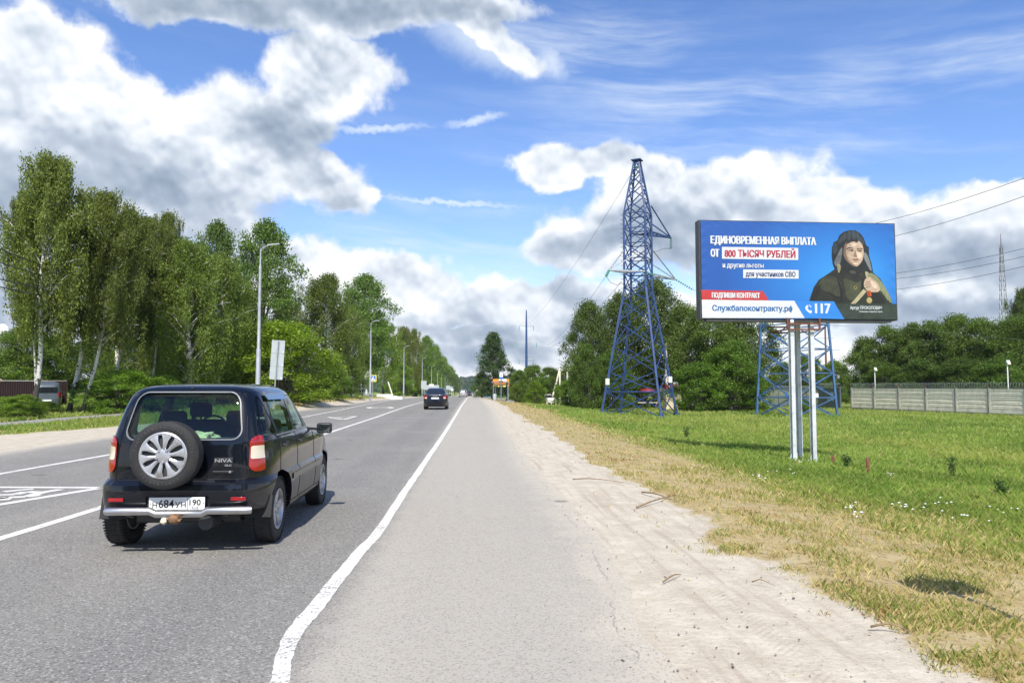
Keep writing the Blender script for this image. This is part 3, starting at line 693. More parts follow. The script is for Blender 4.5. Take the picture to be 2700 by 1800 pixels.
for a in [
    ('birch', 128, 40, 352, 262, 'tallest birch with a white leaning trunk at the left edge', (.95, .9, .85), 94, g1),
    ('birch', 42, 41.5, 462, 120, 'left lobe birch stem leaning out to the left edge', (.95, .9, .85), 104, g1),
    ('birch', 262, 43.5, 455, 240, 'second birch from the left with a greyish trunk', dk, 190, g1),
    ('birch', 330, 42.5, 500, 200, 'birch with dark spotted trunk right of the parked silver van', (.85, .82, .8), 224, g1),
    ('birch', 372, 49, 525, 190, 'birch whose pale trunk rises behind the round green bush', (.85, .8, .85), 290, g1),
    ('birch', 430, 52, 520, 140, 'slim high birch with airy top behind the drooping tree', (.95, .9, .9), 400, g1),
    ('birchlow', 500, 50, 600, 230, 'broad weeping tree with foliage down to the ground', (.92, .95, .85), None, g2),
    ('birchlow', 580, 54, 640, 210, 'weeping tree left of the nearest street lamp', (.95, 1.0, .9), None, g2),
    ('birchlow', 452, 56, 592, 190, 'dense weeping tree between the slim high birch and the broad one', (.9, .93, .85), None, g2),
    ('birchlow', 430, 58, 680, 170, 'weeping tree filling the gap behind the birches', dk, None, g2),
    ('poplar', 560, 66, 580, 150, 'dark windblown poplar top above the weeping trees', (.85, .95, .85), None, g2),
    ('poplar', 690, 62, 578, 190, 'windblown tree behind the head of the nearest street lamp', (.85, .95, .85), None, g2),
    ('birchlow', 640, 72, 750, 150, 'dark tree behind the nearest street lamp post', dk, None, g2),
    ('birchlow', 760, 78, 762, 120, 'smaller birch above the yellow green shrub', (.85, .85, .85), None, g2),
    ('birchlow', 852, 80, 700, 190, 'tall rounded birch between the first and second street lamps', (.85, .85, .78), None, g2),
    ('birchlow', 925, 86, 790, 110, 'birch left of the far left bus shelter', (.9, .95, .85), None, g2),
    ('poplar', 955, 98, 722, 165, 'windblown poplar above the second street lamp', (.9, 1.05, .85), None, g2),
    ('birchlow', 1010, 104, 830, 120, 'bright tree just right of the second street lamp', (1.1, 1.25, .8), None, g2),
    ('birchlow', 1062, 122, 846, 75, 'dark birch behind the third street lamp', dk, None, g2),
    ('birchlow', 1090, 132, 852, 60, 'slim dark birch right of the third street lamp', dk, None, g2),
    ('poplar', 1122, 152, 884, 62, 'tree with a ragged top over the black sedan', (1.05, 1.2, .8), None, g2),
    ('broad', 1145, 168, 908, 62, 'round green tree in the receding row past the black sedan', (1.05, 1.2, .8), None, g2),
    ('broad', 1165, 205, 940, 56, 'third tree from the end of the receding left row', (1, 1.15, .8), None, g2),
    ('broad', 1182, 255, 962, 46, 'second tree from the end of the receding left row', (1, 1.1, .85), None, g2),
    ('broad', 1199, 330, 985, 38, 'last small tree at the end of the receding left row', (.95, 1.05, .9), None, g2),
    ('bush', 745, 57, 848, 270, 'bright yellow green shrub behind the grey sign backs', (1.5, 1.5, .72), None, None),
    ('bush', 650, 60, 860, 150, 'green shrub partly behind the nearest street lamp post', (1.2, 1.25, .8), None, None),
    ('bush', 1050, 100, 955, 90, 'low green shrub between the second and third street lamps', (1.1, 1.2, .8), None, None),
    ('bush', 1095, 118, 960, 70, 'low green shrub left of the black sedan', (1.1, 1.2, .8), None, None),
    ('bush', 905, 92, 930, 110, 'dark shrub behind the left bus shelter', (.8, .85, .8), None, None),
    ('bush', 1135, 150, 975, 60, 'low shrub hidden behind the black sedan', (1, 1.1, .8), None, None),
    ('bush', 330, 44, 975, 215, 'round deep green bush just behind the black off roader', (1.05, 1.2, .85), None, g3),
    ('bush', 425, 47, 988, 130, 'bush peeking over the roof of the black off roader', (1, 1.2, .9), None, g3),
    ('bush', 60, 36.5, 1040, 110, 'low scrubby bush left of the leaning white trunk', (1.15, 1.2, .85), None, g3),
    ('bush', 10, 38, 1045, 110, 'low bush at the left edge before the dark red fence', (1.2, 1.2, .9), None, g3),
    ('bush', 118, 43.5, 1058, 95, 'small weedy bush in front of the silver van', (1.1, 1.2, .85), None, g3),
    ('broad', 60, 62, 862, 190, 'apple like tree over the dark red fence at the left', (1, 1.1, .85), None, None),
    ('broad', 150, 64, 880, 130, 'garden tree seen between the first two birch trunks', (1, 1.1, .85), None, None),
    ('broad', 245, 66, 895, 160, 'garden tree seen between the third and fourth birch trunks', (1.05, 1.15, .85), None, None),
    ('broad', 345, 64, 890, 150, 'garden tree seen left of the drooping tree', (1, 1.1, .85), None, None),
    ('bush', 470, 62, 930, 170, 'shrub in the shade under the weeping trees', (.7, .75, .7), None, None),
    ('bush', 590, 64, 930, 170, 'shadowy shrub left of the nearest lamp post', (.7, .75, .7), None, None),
    ('bush', 850, 72, 940, 130, 'low shrub in front of the tall rounded birch', (.95, 1.05, .8), None, None),
]:
    D_ = a[2]
    if a[1] > 900: D_ = max(D_, (15.0+a[4]/F*D_*.45)/((1350-a[1])/F-math.tan(YAW)))      # keep the row clear of the road
    plant(a[0], a[1], D_, a[3], a[4], a[5], a[6], group=a[8], base_px=a[7])
g4, g5, g6 = 'trees behind the blue pylon', 'trees behind the concrete fence', 'bushes beside the right bus stop'
for a in [
    ('lime', 1300, 126, 876, 112, 'dark lone tree beside the right bus stop', (.85, .95, 1.05), None),
    ('bush', 1272, 150, 985, 50, 'low tree behind the yellow sign on the right', (.7, .8, .8), None),
    ('bush', 1368, 116, 975, 60, 'bush just behind the right bus shelter', (1, 1.1, .8), g6),
    ('bush', 1405, 122, 962, 80, 'taller bush below the distant blue mast', (.95, 1.05, .8), g6),
    ('bush', 1450, 126, 968, 80, 'bush behind the small white car', (.85, .95, .8), g6),
    ('bush', 1490, 130, 975, 80, 'bush around the pale utility poles', (.9, .95, .85), g6),
    ('bush', 1412, 112, 1003, 50, 'small bright bush left of the small white car', (1.35, 1.4, .75), g6),
    ('bush', 1495, 104, 1003, 70, 'bright round bush right of the small white car', (1.15, 1.3, .75), g6),
    ('bush', 1362, 108, 1012, 34, 'low olive bush touching the right bus shelter', (1.1, 1.1, .8), g6),
    ('broad', 1555, 94, 790, 130, 'leftmost tall tree behind the blue pylon', (.95, 1, .85), g4),
    ('broad', 1640, 98, 770, 150, 'tree showing between the left legs of the blue pylon', (.85, .9, .85), g4),
    ('broad', 1725, 100, 728, 180, 'tallest tree behind the blue pylon', (.9, .95, .85), g4),
    ('broad', 1800, 97, 800, 140, 'tree between the blue pylon and the billboard', (1, 1.08, .8), g4),
    ('bush', 1545, 86, 905, 90, 'dark bush left of the blue pylon', (.85, .95, .85), g4),
    ('bush', 1605, 90, 930, 130, 'bush seen through the base of the blue pylon', (.8, .95, .85), g4),
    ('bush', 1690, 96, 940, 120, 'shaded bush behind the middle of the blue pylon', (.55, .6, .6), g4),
    ('broad', 1868, 88, 800, 190, 'spreading tree behind the lower left of the billboard', (1.0, 1.05, .8), g4),
    ('broad', 1960, 92, 790, 170, 'tree whose right side shows left of the second pylon', (.9, .95, .85), g4),
    ('bush', 1840, 80, 955, 150, 'leafy bush at the right foot of the blue pylon', (.95, 1.15, .75), g4),
    ('bush', 1925, 82, 900, 170, 'large leafy bush left of the second pylon', (1, 1.2, .75), g4),
    ('bush', 1980, 84, 960, 80, 'low bush touching the second pylon on its left', (1, 1.2, .75), g4),
    ('bush', 2060, 128, 955, 90, 'bush over the fence behind the second pylon', (.9, 1, .8), g5),
    ('bush', 2130, 130, 935, 100, 'bush over the fence between the billboard posts', (.9, 1, .8), g5),
    ('bush', 2200, 126, 950, 90, 'bush over the fence beside the dark gate', (1, 1.1, .8), g5),
    ('bush', 2120, 73, 1052, 34, 'small weed clump growing at the foot of the fence', (.9, 1.2, .8), None),
    ('broad', 2285, 101, 888, 120, 'leftmost full tree over the concrete fence', (1, 1.1, .8), g5),
    ('broad', 2345, 98, 858, 130, 'second full tree over the concrete fence from the left', (1, 1.1, .8), g5),
    ('broad', 2405, 95, 850, 130, 'third full tree over the concrete fence from the left', (1.05, 1.15, .8), g5),
    ('broad', 2465, 92, 846, 140, 'fourth full tree over the concrete fence from the left', (.95, 1.05, .8), g5),
    ('broad', 2530, 90, 826, 150, 'high crown in the middle of the trees over the fence', (1.05, 1.15, .8), g5),
    ('broad', 2600, 88, 838, 150, 'tree just left of the lattice mast over the fence', (1, 1.1, .8), g5),
    ('broad', 2665, 86, 832, 150, 'tree at the right edge in front of the lattice mast', (1, 1.15, .8), g5),
    ('broad', 2740, 84, 815, 160, 'last tree over the fence cut by the right edge', (1, 1.1, .8), g5),
    ('bush', 2330, 92, 955, 130, 'dense bush over the fence near the left floodlight', (.85, .95, .8), g5),
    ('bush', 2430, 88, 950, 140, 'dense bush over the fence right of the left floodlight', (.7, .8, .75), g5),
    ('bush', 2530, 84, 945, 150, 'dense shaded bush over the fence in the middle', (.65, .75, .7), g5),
    ('bush', 2630, 81, 945, 150, 'dense bush over the fence at the right floodlight', (.8, .95, .8), g5),
    ('birch', 2708, 100, 735, 110, 'birch top rising at the right edge', (.7, .75, .75), None),
]:
    kf = .84 if a[7] in (g4, g5) else .86
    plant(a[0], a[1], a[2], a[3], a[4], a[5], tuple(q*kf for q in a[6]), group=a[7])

# far wooded rise closing the road
def far_woods():
    r = np.random.default_rng(5); VV = []; FF = []; CC = []; o = 0
    bm = bmesh.new(); bmesh.ops.create_icosphere(bm, subdivisions=2, radius=1); bv = np.array([v.co[:] for v in bm.verts]); bf = np.array([[v.index for v in f.verts] for f in bm.faces]); bm.free()
    for row, (D, n, hgt) in enumerate(((1150, 330, 9), (1450, 380, 13), (1850, 420, 16))):
        for i in range(n):
            th = -1.2+2.4*(i+r.random())/n; Dd = D+r.normal(0, 30); x = Dd*math.tan(th*.8); y = Dd; z = gz(0, y)
            s = np.array([1.3, 1.0, 1])*hgt*(.55+.5*r.random()); v = bv*(1+.22*r.normal(0, 1, (len(bv), 1)))*s+[x, y, z+s[2]*.3]
            VV.append(v); FF.append(bf+o); o += len(bv); CC.append(np.tile(np.array([.035, .065, .03])*(.7+.6*r.random()), (len(bv), 1)))
    me = npmesh('distant_woods', np.concatenate(VV), np.concatenate(FF), 3, np.concatenate(CC))
    tag(link('distant_woods', me, M['leaf']), 'dark green woods along the far end of the road', 'woods', kind='stuff')
far_woods()
# unseen trees added behind the camera to darken what the car's rear mirrors
for i_, (x_, y_, k_, h_, l_) in enumerate([(-14, -16, 'broad', 10, 'unseen tree added behind the camera, left and near'), (-19, -26, 'birch', 14, 'unseen birch added behind the camera, left'), (-15, -40, 'broad', 12, 'unseen tree added behind the camera, left and far'), (10, -20, 'broad', 9, 'unseen tree added behind the camera, right and near'), (13, -33, 'birch', 13, 'unseen birch added behind the camera, right'), (9, -48, 'broad', 12, 'unseen tree added behind the camera, right and far'), (-8, -70, 'broad', 14, 'unseen tree added farthest behind the camera, left'), (2, -74, 'broad', 14, 'unseen tree added farthest behind the camera, right')]):
    tm, lm = PROTO[(k_, i_ % 2)]; r = empty(NAMES[k_], (x_, y_, 0), i_, l_, 'tree', 'unseen trees added to darken reflections')
    for nm, me in (('trunk', tm), ('crown', lm)): o = link(nm, me, None, r); o.scale = (h_/9,)*2+(h_/10,)

# ================================================================== VEHICLES
TMP = bpy.data.scenes.new('tmp')
def boolop(a, b, op):
    """a, b meshes -> new mesh"""
    oa = bpy.data.objects.new('a', a); ob = bpy.data.objects.new('b', b)
    TMP.collection.objects.link(oa); TMP.collection.objects.link(ob)
    md = oa.modifiers.new('m', 'BOOLEAN'); md.operation = op; md.object = ob; md.solver = 'EXACT'
    vl = TMP.view_layers[0]; vl.update(); dg = vl.depsgraph
    r = bpy.data.meshes.new_from_object(oa.evaluated_get(dg)); bpy.data.objects.remove(oa); bpy.data.objects.remove(ob)
    return r
def shell(lv, off=0.0, n=72, taper=.07, zlo=None, zhi=None, steps=1):
    """closed car body; lv rows = (z, y rear, y front, half width, squareness)"""
    A = np.array(lv, float); zs = []
    for i in range(len(A)-1): zs += [A[i, 0]+(A[i+1, 0]-A[i, 0])*k/steps for k in range(steps)]
    zs.append(A[-1, 0]); zs = [z for z in zs if (zlo is None or z >= zlo) and (zhi is None or z <= zhi)]
    mb = MB(); vs = []
    for z in zs:
        yr, yf, w, ex = [float(np.interp(z, A[:, 0], A[:, k])) for k in (1, 2, 3, 4)]
        yr += -off*-1*-1; yf += off; w += off; ym = (yr+yf)/2; hl = (yf-yr)/2
        for k in range(n):
            t = 2*math.pi*(k+.5)/n; c, s = math.cos(t), math.sin(t)
            x = w*math.copysign(abs(c)**(2/ex), c); y = ym+hl*math.copysign(abs(s)**(2/ex), s)
            q = (y-ym)/hl; x *= 1-taper*max(0, q)**2-.02*max(0, -q)**3
            vs.append((x, y, z+(off if z > .9*A[-1, 0] else 0)))
    fs = [(i*n+k, i*n+(k+1) % n, (i+1)*n+(k+1) % n, (i+1)*n+k) for i in range(len(zs)-1) for k in range(n)]
    fs += [tuple(reversed(range(n))), tuple(range((len(zs)-1)*n, len(zs)*n))]
    mb.add(vs, fs); return mb.mesh('shell')
def pris(poly, a, b, plane='xz'): return MB().prism(poly, a, b, plane).mesh('p')
def cyl(r, x0, x1, y, z, n=40):
    return MB().lathe([(0.0001, x0), (r, x0), (r, x1), (0.0001, x1)], n, (0, y, z), 'x').mesh('c')
def put(me, name, m, parent, ang=30):
    for q in range(len(me.materials)): me.materials.pop(index=0)
    if ang: smooth(me, ang)
    return link(name, me, m, parent)
def glassmat(name, tint, dark=.0, rough=.02):
    m = bpy.data.materials.new(name); m.use_nodes = True; g = NT(m.node_tree); g.n.remove(g.n['Principled BSDF']); out = g.n['Material Output']
    gl = g.new('ShaderNodeBsdfGlossy'); gl.inputs['Roughness'].default_value = rough; gl.inputs[0].default_value = (.9, .9, .9, 1)
    tr = g.new('ShaderNodeBsdfTransparent'); tr.inputs[0].default_value = tuple(tint)+(1,)
    lw = g.new('ShaderNodeLayerWeight'); lw.inputs[0].default_value = .5; fc = g.m('POWER', lw.outputs['Facing'], 5)
    mx = g.new('ShaderNodeMixShader'); g.put(mx.inputs[0], g.m('ADD', g.m('MULTIPLY', fc, .9), .035, clamp=True)); g.l.new(tr.outputs[0], mx.inputs[1]); g.l.new(gl.outputs[0], mx.inputs[2]); g.l.new(mx.outputs[0], out.inputs[0])
    return m
def paint(name, col, flake=0):
    m = bpy.data.materials.new(name); m.use_nodes = True; g = NT(m.node_tree); b = g.n['Principled BSDF']
    b.inputs['Coat Roughness'].default_value = .02; b.inputs['Roughness'].default_value = .35; b.inputs['Metallic'].default_value = flake
    pos = g.new('ShaderNodeTexCoord').outputs['Object']; Z = g.sep(pos)[2]
    du = g.m('MULTIPLY', g.sstep(g.m('ADD', Z, g.m('MULTIPLY', g.m('SUBTRACT', g.noise(pos, 3, 5, .6), .5), .35)), .85, .25), g.m('ADD', .03, g.m('MULTIPLY', g.m('ABSOLUTE', g.sep(g.new('ShaderNodeTexCoord').outputs['Normal'])[0]), .30)))   # road dust on the lower body
    c = g.mix(du, tuple(col), (.16, .14, .12)); g.put(b.inputs['Base Color'], c)
    b.inputs['Specular IOR Level'].default_value = .12; g.put(b.inputs['Roughness'], g.m('ADD', .3, g.m('MULTIPLY', du, .8))); g.put(b.inputs['Coat Weight'], g.m('SUBTRACT', .75, g.m('MULTIPLY', du, .8), clamp=True))
    bn = g.new('ShaderNodeBump'); bn.inputs['Strength'].default_value = .05; bn.inputs['Distance'].default_value = .02; g.put(bn.inputs['Height'], g.noise(pos, 2.5, 2, .5)); g.l.new(bn.outputs[0], b.inputs['Coat Normal'])
    return m
M['blackpaint'] = paint('black_car_paint', (.003, .0045, .009)); M['silverpaint'] = paint('silver_car_paint', (.36, .35, .33), .4); M['whitepaint'] = paint('white_car_paint', (.72, .73, .72)); M['greypaint'] = paint('grey_car_paint', (.10, .12, .135), .4)
M['glass'] = glassmat('tinted_glass', (.50, .68, .60)); M['dglass'] = mat('dark_car_glass', (.012, .015, .018), .06, spec=.8, coat=.6)
M['lampred'] = mat('red_lamp_lens', (.30, .002, .004), .12, coat=1); M['lampwhite'] = mat('milky_lamp_lens', (.62, .55, .42), .15, coat=1)
M['chrome'] = mat('brushed_chrome', (.58, .58, .58), .36, 1.0, noise=.08); M['alloy'] = mat('alloy_wheel_silver', (.50, .51, .53), .32, .55, noise=.08, nscale=9, dirt=((.25, .24, .22), 5))
M['seat'] = mat('grey_seat_cloth', (.035, .036, .04), .9, noise=.2); M['cloth'] = mat('crumpled_white_cloth', (.80, .72, .52), .9, noise=.25, nscale=7, bump=.5, bscale=14)
M['badge'] = mat('badge_letters', (.55, .57, .60), .3, .7); M['tyretext'] = mat('raised_tyre_letters', (.085, .085, .082), .7); M['lime_g'] = mat('lime_green_cloth', (.18, .5, .05), .7)

# --- lettering -------------------------------------------------------------
def text_mesh(s, size, bold=0.0, xs=1.0, align='LEFT', extrude=0.001, valign=None):
    cu = bpy.data.curves.new('t', 'FONT'); cu.body = s; cu.size = size; cu.align_x = align; cu.extrude = extrude; cu.offset = bold; cu.resolution_u = 3
    if valign: cu.align_y = valign
    o = bpy.data.objects.new('t', cu); TMP.collection.objects.link(o); vl = TMP.view_layers[0]; vl.update()
    me = bpy.data.meshes.new_from_object(o.evaluated_get(vl.depsgraph)); bpy.data.objects.remove(o)
    n = len(me.vertices); a = np.empty(n*3, np.float32); me.vertices.foreach_get('co', a); a = a.reshape(-1, 3); a[:, 0] *= xs; me.vertices.foreach_set('co', a.ravel()); me.update()
    return me
def fit_text(s, x0, x1, z0, cap, y, m, parent, name='lettering', bold=.0, extrude=.002, face=-1):
    """text standing in the xz plane, spanning x0..x1, baseline z0, capital height cap; face -1 looks towards -y"""
    me = text_mesh(s, cap/.727, bold*cap, 1, 'LEFT', extrude); n = len(me.vertices); a = np.empty(n*3, np.float32); me.vertices.foreach_get('co', a); a = a.reshape(-1, 3).copy()
    lo, hi = a[:, 0].min(), a[:, 0].max(); fx = (x1-x0)/(hi-lo); xx = x0+(a[:, 0]-lo)*fx
    b = np.stack([xx if face < 0 else (x0+x1)-xx, y+a[:, 2]*(1 if face < 0 else -1), z0+a[:, 1]], 1); me.vertices.foreach_set('co', b.astype(np.float32).ravel()); me.update()
    return link(name, me, m, parent)
def merge(meshes):
    bm = bmesh.new()
    for me in meshes: bm.from_mesh(me)
    r = bpy.data.meshes.new('m'); bm.to_mesh(r); bm.free(); return r
def arc_text(s, r, cen, mid_deg, step_deg, size, y):
    """letters round a tyre in the xz plane"""
    out = []
    for i, ch in enumerate(s):
        if ch == ' ': continue
        a = R(mid_deg-(i-(len(s)-1)/2)*step_deg); me = text_mesh(ch, size, .0, .85, 'CENTER', .0008)
        rot = a-math.pi/2; p = Matrix.Translation((cen[0]+r*math.cos(a), y, cen[1]+r*math.sin(a))) @ Matrix.Rotation(-rot, 4, 'Y') @ Matrix.Rotation(math.pi/2, 4, 'X')
        me.transform(p); out.append(me)
    return merge(out)

# --- wheels ----------------------------------------------------------------
def tyre_mesh(r, w, rim, n=40, lug=True):
    mb = MB(); h = w/2
    mb.lathe([(rim, -h*.75), (rim+.02, -h*.95), (r-.06, -h*1.03), (r-.02, -h*.93), (r, -h*.72), (r, h*.72), (r-.02, h*.93), (r-.06, h*1.03), (rim+.02, h*.95), (rim, h*.75)], n, closed=True, axis='x')
    if lug:
        for k in range(64):
            a = 2*math.pi*k/64
            for sx in (-1, 1): mb.box((sx*h*.80, (r-.006)*math.cos(a), (r-.006)*math.sin(a)), (h*.42, .014, .014), Matrix.Rotation(a+math.pi/2, 3, 'X'))
            if k % 2: mb.box((0, (r+.001)*math.cos(a), (r+.001)*math.sin(a)), (h*.5, .022, .008), Matrix.Rotation(a+math.pi/2, 3, 'X'))
    return mb.mesh('tyre')
def rim_mesh(rim, spokes, wsp, depth=.045, holes=5, wide=1.6):
    """alloy wheel seen from +x"""
    mb = MB(); mb.lathe([(rim-.03, -.10), (rim-.012, -.10), (rim-.004, .055), (rim+.004, .068), (rim-.012, .072), (rim-.028, .045)], 40, closed=True, axis='x')
    mb.lathe([(.0005, .048), (.035, .05), (.062, .040), (.07, .0), (.0005, .0)], 24, axis='x')
    for k in range(spokes):
        a = 2*math.pi*k/spokes+.3; c, s = math.cos(a), math.sin(a)
        def P(rad, t, x): return (x, rad*c-t*s, rad*s+t*c)
        r0, r1 = .045, rim-.015; w0, w1 = wsp, wsp*wide
        v = [P(r0, -w0/2, .040), P(r0, w0/2, .040), P((r0+r1)/2, w0*.62, .046), P(r1, w1/2, .052), P(r1, -w1/2, .052), P((r0+r1)/2, -w0*.62, .046), P((r0+r1)/2, 0, .062)]
        u = [(x-.03, y, z) for x, y, z in v[:6]]
        mb.add(v+u, [(0, 1, 2, 6), (6, 2, 3), (6, 3, 4), (0, 6, 4, 5)]+[(i, i+7, (i+1) % 6+7, (i+1) % 6) for i in range(6)]+[(12, 11, 10, 9, 8, 7)])
    for k in range(5):
        a = 2*math.pi*k/5; mb.lathe([(.0005, .058), (.009, .058), (.009, .03)], 8, (0, .05*math.cos(a), .05*math.sin(a)), 'x')
    return mb.mesh('rim')
def wheel(parent, x, y, r, w, side, rimr, spokes=5, wsp=.055, lug=True, holder=None, proto={}):
    key = (r, w, rimr, spokes)
    if key not in proto:
        t = tyre_mesh(r, w, rimr, lug=lug); smooth(t, 40); t.materials.append(M['rubber']); m = rim_mesh(rimr, spokes, wsp); smooth(m, 30); m.materials.append(M['alloy'])
        hb = MB().lathe([(.0005, -.02), (rimr-.03, -.02), (rimr-.03, -.05), (.0005, -.05)], 24, axis='x').mesh('b'); hb.materials.append(M['dark']); proto[key] = (t, m, hb)
    t, m, hb = proto[key]
    wo = bpy.data.objects.new('wheel', hb); C.objects.link(wo); wo.parent = parent; wo.location = (x, y, r); wo.rotation_euler = (0, 0, 0 if side > 0 else math.pi); KIDS.setdefault(parent.name, []).append(wo)
    for nm, me, dx in (('tyre', t, 0), ('rim', m, w/2-.07)):
        o = link(nm, me, None, wo); o.location = (dx, 0, 0)
    return wo

# --- the black off-roader ---------------------------------------------------
def build_niva():
    root = empty('off_road_car', (-2.80, 7.98, .006), R(.6), 'black off road car with a spare wheel on its back door, driving away', 'car')
    LV = [(.26, -.58, 3.02, .78, 7), (.32, -.68, 3.12, .835, 8), (.48, -.725, 3.17, .86, 8), (.60, -.735, 3.175, .868, 8), (.665, -.725, 3.17, .866, 8), (.69, -.69, 3.155, .862, 8), (.72, -.655, 3.14, .858, 8), (.86, -.652, 3.09, .856, 8),
          (.97, -.645, 2.99, .848, 7.5), (1.03, -.64, 2.60, .838, 7.5), (1.065, -.634, 2.2, .826, 8), (1.085, -.63, 1.96, .816, 8), (1.12, -.624, 1.88, .803, 8), (1.2, -.60, 1.78, .782, 8), (1.3, -.567, 1.64, .752, 8), (1.4, -.53, 1.50, .72, 8), (1.5, -.488, 1.35, .682, 7.5), (1.555, -.455, 1.26, .652, 7),
          (1.59, -.415, 1.16, .61, 6.5), (1.615, -.35, 1.05, .55, 6), (1.635, -.20, .85, .43, 5), (1.645, 0, .5, .22, 4)]
    LV = [(z, yr+.08, yf, w*(.985 if z < .7 else .962), ex) for z, yr, yf, w, ex in LV]
    B = shell(LV, 0, steps=2)
    cav = shell([l for l in LV if l[0] >= .72 and l[0] <= 1.56], -.05, steps=2, zlo=.72)
    rear = rrect(0, 1.325, 1.10, .44, .10); rear = [(x*(1-.13*(z-1.12)/.42), z) for x, z in rear]
    ws = [(-.67, 1.13), (.67, 1.13), (.57, 1.53), (-.57, 1.53)]
    qw = spl([(-.44, 1.15), (-.34, 1.115), (-.12, 1.115), (-.07, 1.16), (-.17, 1.36), (-.24, 1.50), (-.29, 1.51), (-.35, 1.40)], 3)
    rd = [(.02, 1.12), (.70, 1.12), (.70, 1.515), (-.13, 1.52), (-.06, 1.36)]
    fd = [(.79, 1.12), (1.66, 1.12), (1.60, 1.20), (1.30, 1.515), (.79, 1.515)]
    sides = {'qw': qw, 'rd': rd, 'fd': fd}
    cut = merge([pris(rear, -1.0, -.30)])
    for op in [cav]: B2 = boolop(B, op, 'DIFFERENCE')
    B2 = boolop(B2, pris(rear, -1.0, -.25), 'DIFFERENCE'); B2 = boolop(B2, pris(ws, 1.25, 2.3), 'DIFFERENCE')
    for p in sides.values(): B2 = boolop(B2, pris(p, -1.1, 1.1, 'yz'), 'DIFFERENCE')
    for y in (0, 2.45):
        for s in (-1, 1):
            x0, x1 = sorted((s*.50, s*1.1)); B2 = boolop(B2, cyl(.395, x0, x1, y, .345), 'DIFFERENCE')
    B2 = boolop(B2, MB().box((0, -.70, .2), (2.4, .74, .44)).mesh('c'), 'DIFFERENCE')
    B2 = boolop(B2, pris(rrect(0, .49, .60, .15, .02), -1, -.625), 'DIFFERENCE')     # recess behind the number plate
    body = put(B2, 'body', M['blackpaint'], root, 28)
    def pane(me):
        bm = bmesh.new(); bm.from_mesh(me); c0 = Vector((0, 1.0, 1.0)); bmesh.ops.delete(bm, geom=[f for f in bm.faces if f.normal.dot(f.calc_center_median()-c0) < .05], context='FACES'); bm.to_mesh(me); bm.free(); return me
    skin = boolop(shell(LV, -.004, steps=2), shell(LV, -.010, steps=2, zlo=0), 'DIFFERENCE')
    w1 = boolop(skin, pris(rear, -1.0, -.25), 'INTERSECT'); put(pane(w1), 'rear_window', M['glass'], root, 60)
    w2 = boolop(skin, pris(ws, 1.25, 2.3), 'INTERSECT'); put(pane(w2), 'windscreen', M['glass'], root, 60)
    for k, p in sides.items():
        for s in (-1, 1):
            x0, x1 = sorted((s*.3, s*1.1)); put(pane(boolop(skin, pris(p, x0, x1, 'yz'), 'INTERSECT')), 'side_window', M['glass'], root, 60)
    OFF = shell(LV, .003, steps=2); OFF2 = shell(LV, .006, steps=2); THK = shell(LV, .012, steps=2)
    def panel(S, poly, a, b, name, m, plane='xz', parent=root, inner=None):
        r = boolop(S, pris(poly, a, b, plane), 'INTERSECT')
        if inner is not None: r = boolop(r, pris(inner, a-.1, b+.1, plane), 'DIFFERENCE')
        return put(r, name, m, parent, 40)
    big = [(x*1.0, z) for x, z in rrect(0, 1.325, 1.135, .475, .115)]; big = [(x*(1-.13*(z-1.12)/.42), z) for x, z in big]
    panel(OFF2, big, -1, -.3, 'window_seal', M['steel2'], inner=[(x*1.010, 1.325+(z-1.325)*1.025) for x, z in rear])
    panel(OFF, [(x*(1-.10*max(0,z-1.1)/.4), z) for x, z in rrect(0, 1.14, 1.27, .86, .05)], -1, -.45, 'tailgate_gap', M['gap'], inner=[(x*(1-.10*max(0,z-1.1)/.4), z) for x, z in rrect(0, 1.14, 1.258, .848, .045)])
    # tail lamps
    for s in (-1, 1):
        poly = [(s*x, z) for x, z in rrect(.715, .955, .165, .35, .075)]
        a = panel(THK, poly, -1, -.42, 'tail_lamp', M['lampred']); q = [(s*.62, .905), (s*.9, .905), (s*.9, 1.03), (s*.62, 1.03)]
        r = boolop(shell(LV, .015, steps=2), pris([(s*x, z) for x, z in rrect(.708, .967, .125, .125, .02)], -1, -.42), 'INTERSECT'); put(r, 'lamp_lens', M['lampwhite'], a, 40)
        MB().box((s*.57, -.655, .535), (.14, .02, .034)).build('reflector', M['lampred'], root, bevel=.004)
    # door seams, belt strip, handles
    for s in (-1, 1):
        x0, x1 = sorted((s*.5, s*1.1))
        for y0 in (.745, 1.70, -.02):
            z0, z1 = (.36, 1.11) if y0 > 0 else (.74, 1.11)
            panel(OFF, [(y0, z0), (y0+.008, z0), (y0+.008, z1), (y0, z1)], x0, x1, 'door_seam', M['gap'], 'yz')
        panel(OFF, [(.36, .355), (2.05, .355), (2.05, .363), (.36, .363)], x0, x1, 'sill_seam', M['gap'], 'yz')
        panel(OFF2, [(-.05, 1.10), (1.70, 1.10), (1.70, 1.112), (-.05, 1.112)], x0, x1, 'belt_moulding', M['steel2'], 'yz')
        panel(THK, [(.38, .60), (2.03, .60), (2.03, .66), (.38, .66)], x0, x1, 'side_moulding', M['blackpaint'], 'yz')
        for y0 in (.17, .90): MB().box((s*.812, y0, .985), (.03, .13, .028)).build('door_handle', M['black'], root, bevel=.006)
        mr = MB(); mr.box((s*.965, 1.60, 1.085), (.19, .085, .13)).build('side_mirror', M['black'], root, sm=40, bevel=.03, seg=3)
        mo = KIDS[root.name][-1]; MB().box((s*.965, 1.554, 1.085), (.15, .006, .095)).build('mirror_glass', M['chromeglass'], mo)
        MB().bar((s*.74, 1.64, 1.08), (s*.90, 1.61, 1.07), .03).build('mirror_arm', M['black'], mo)
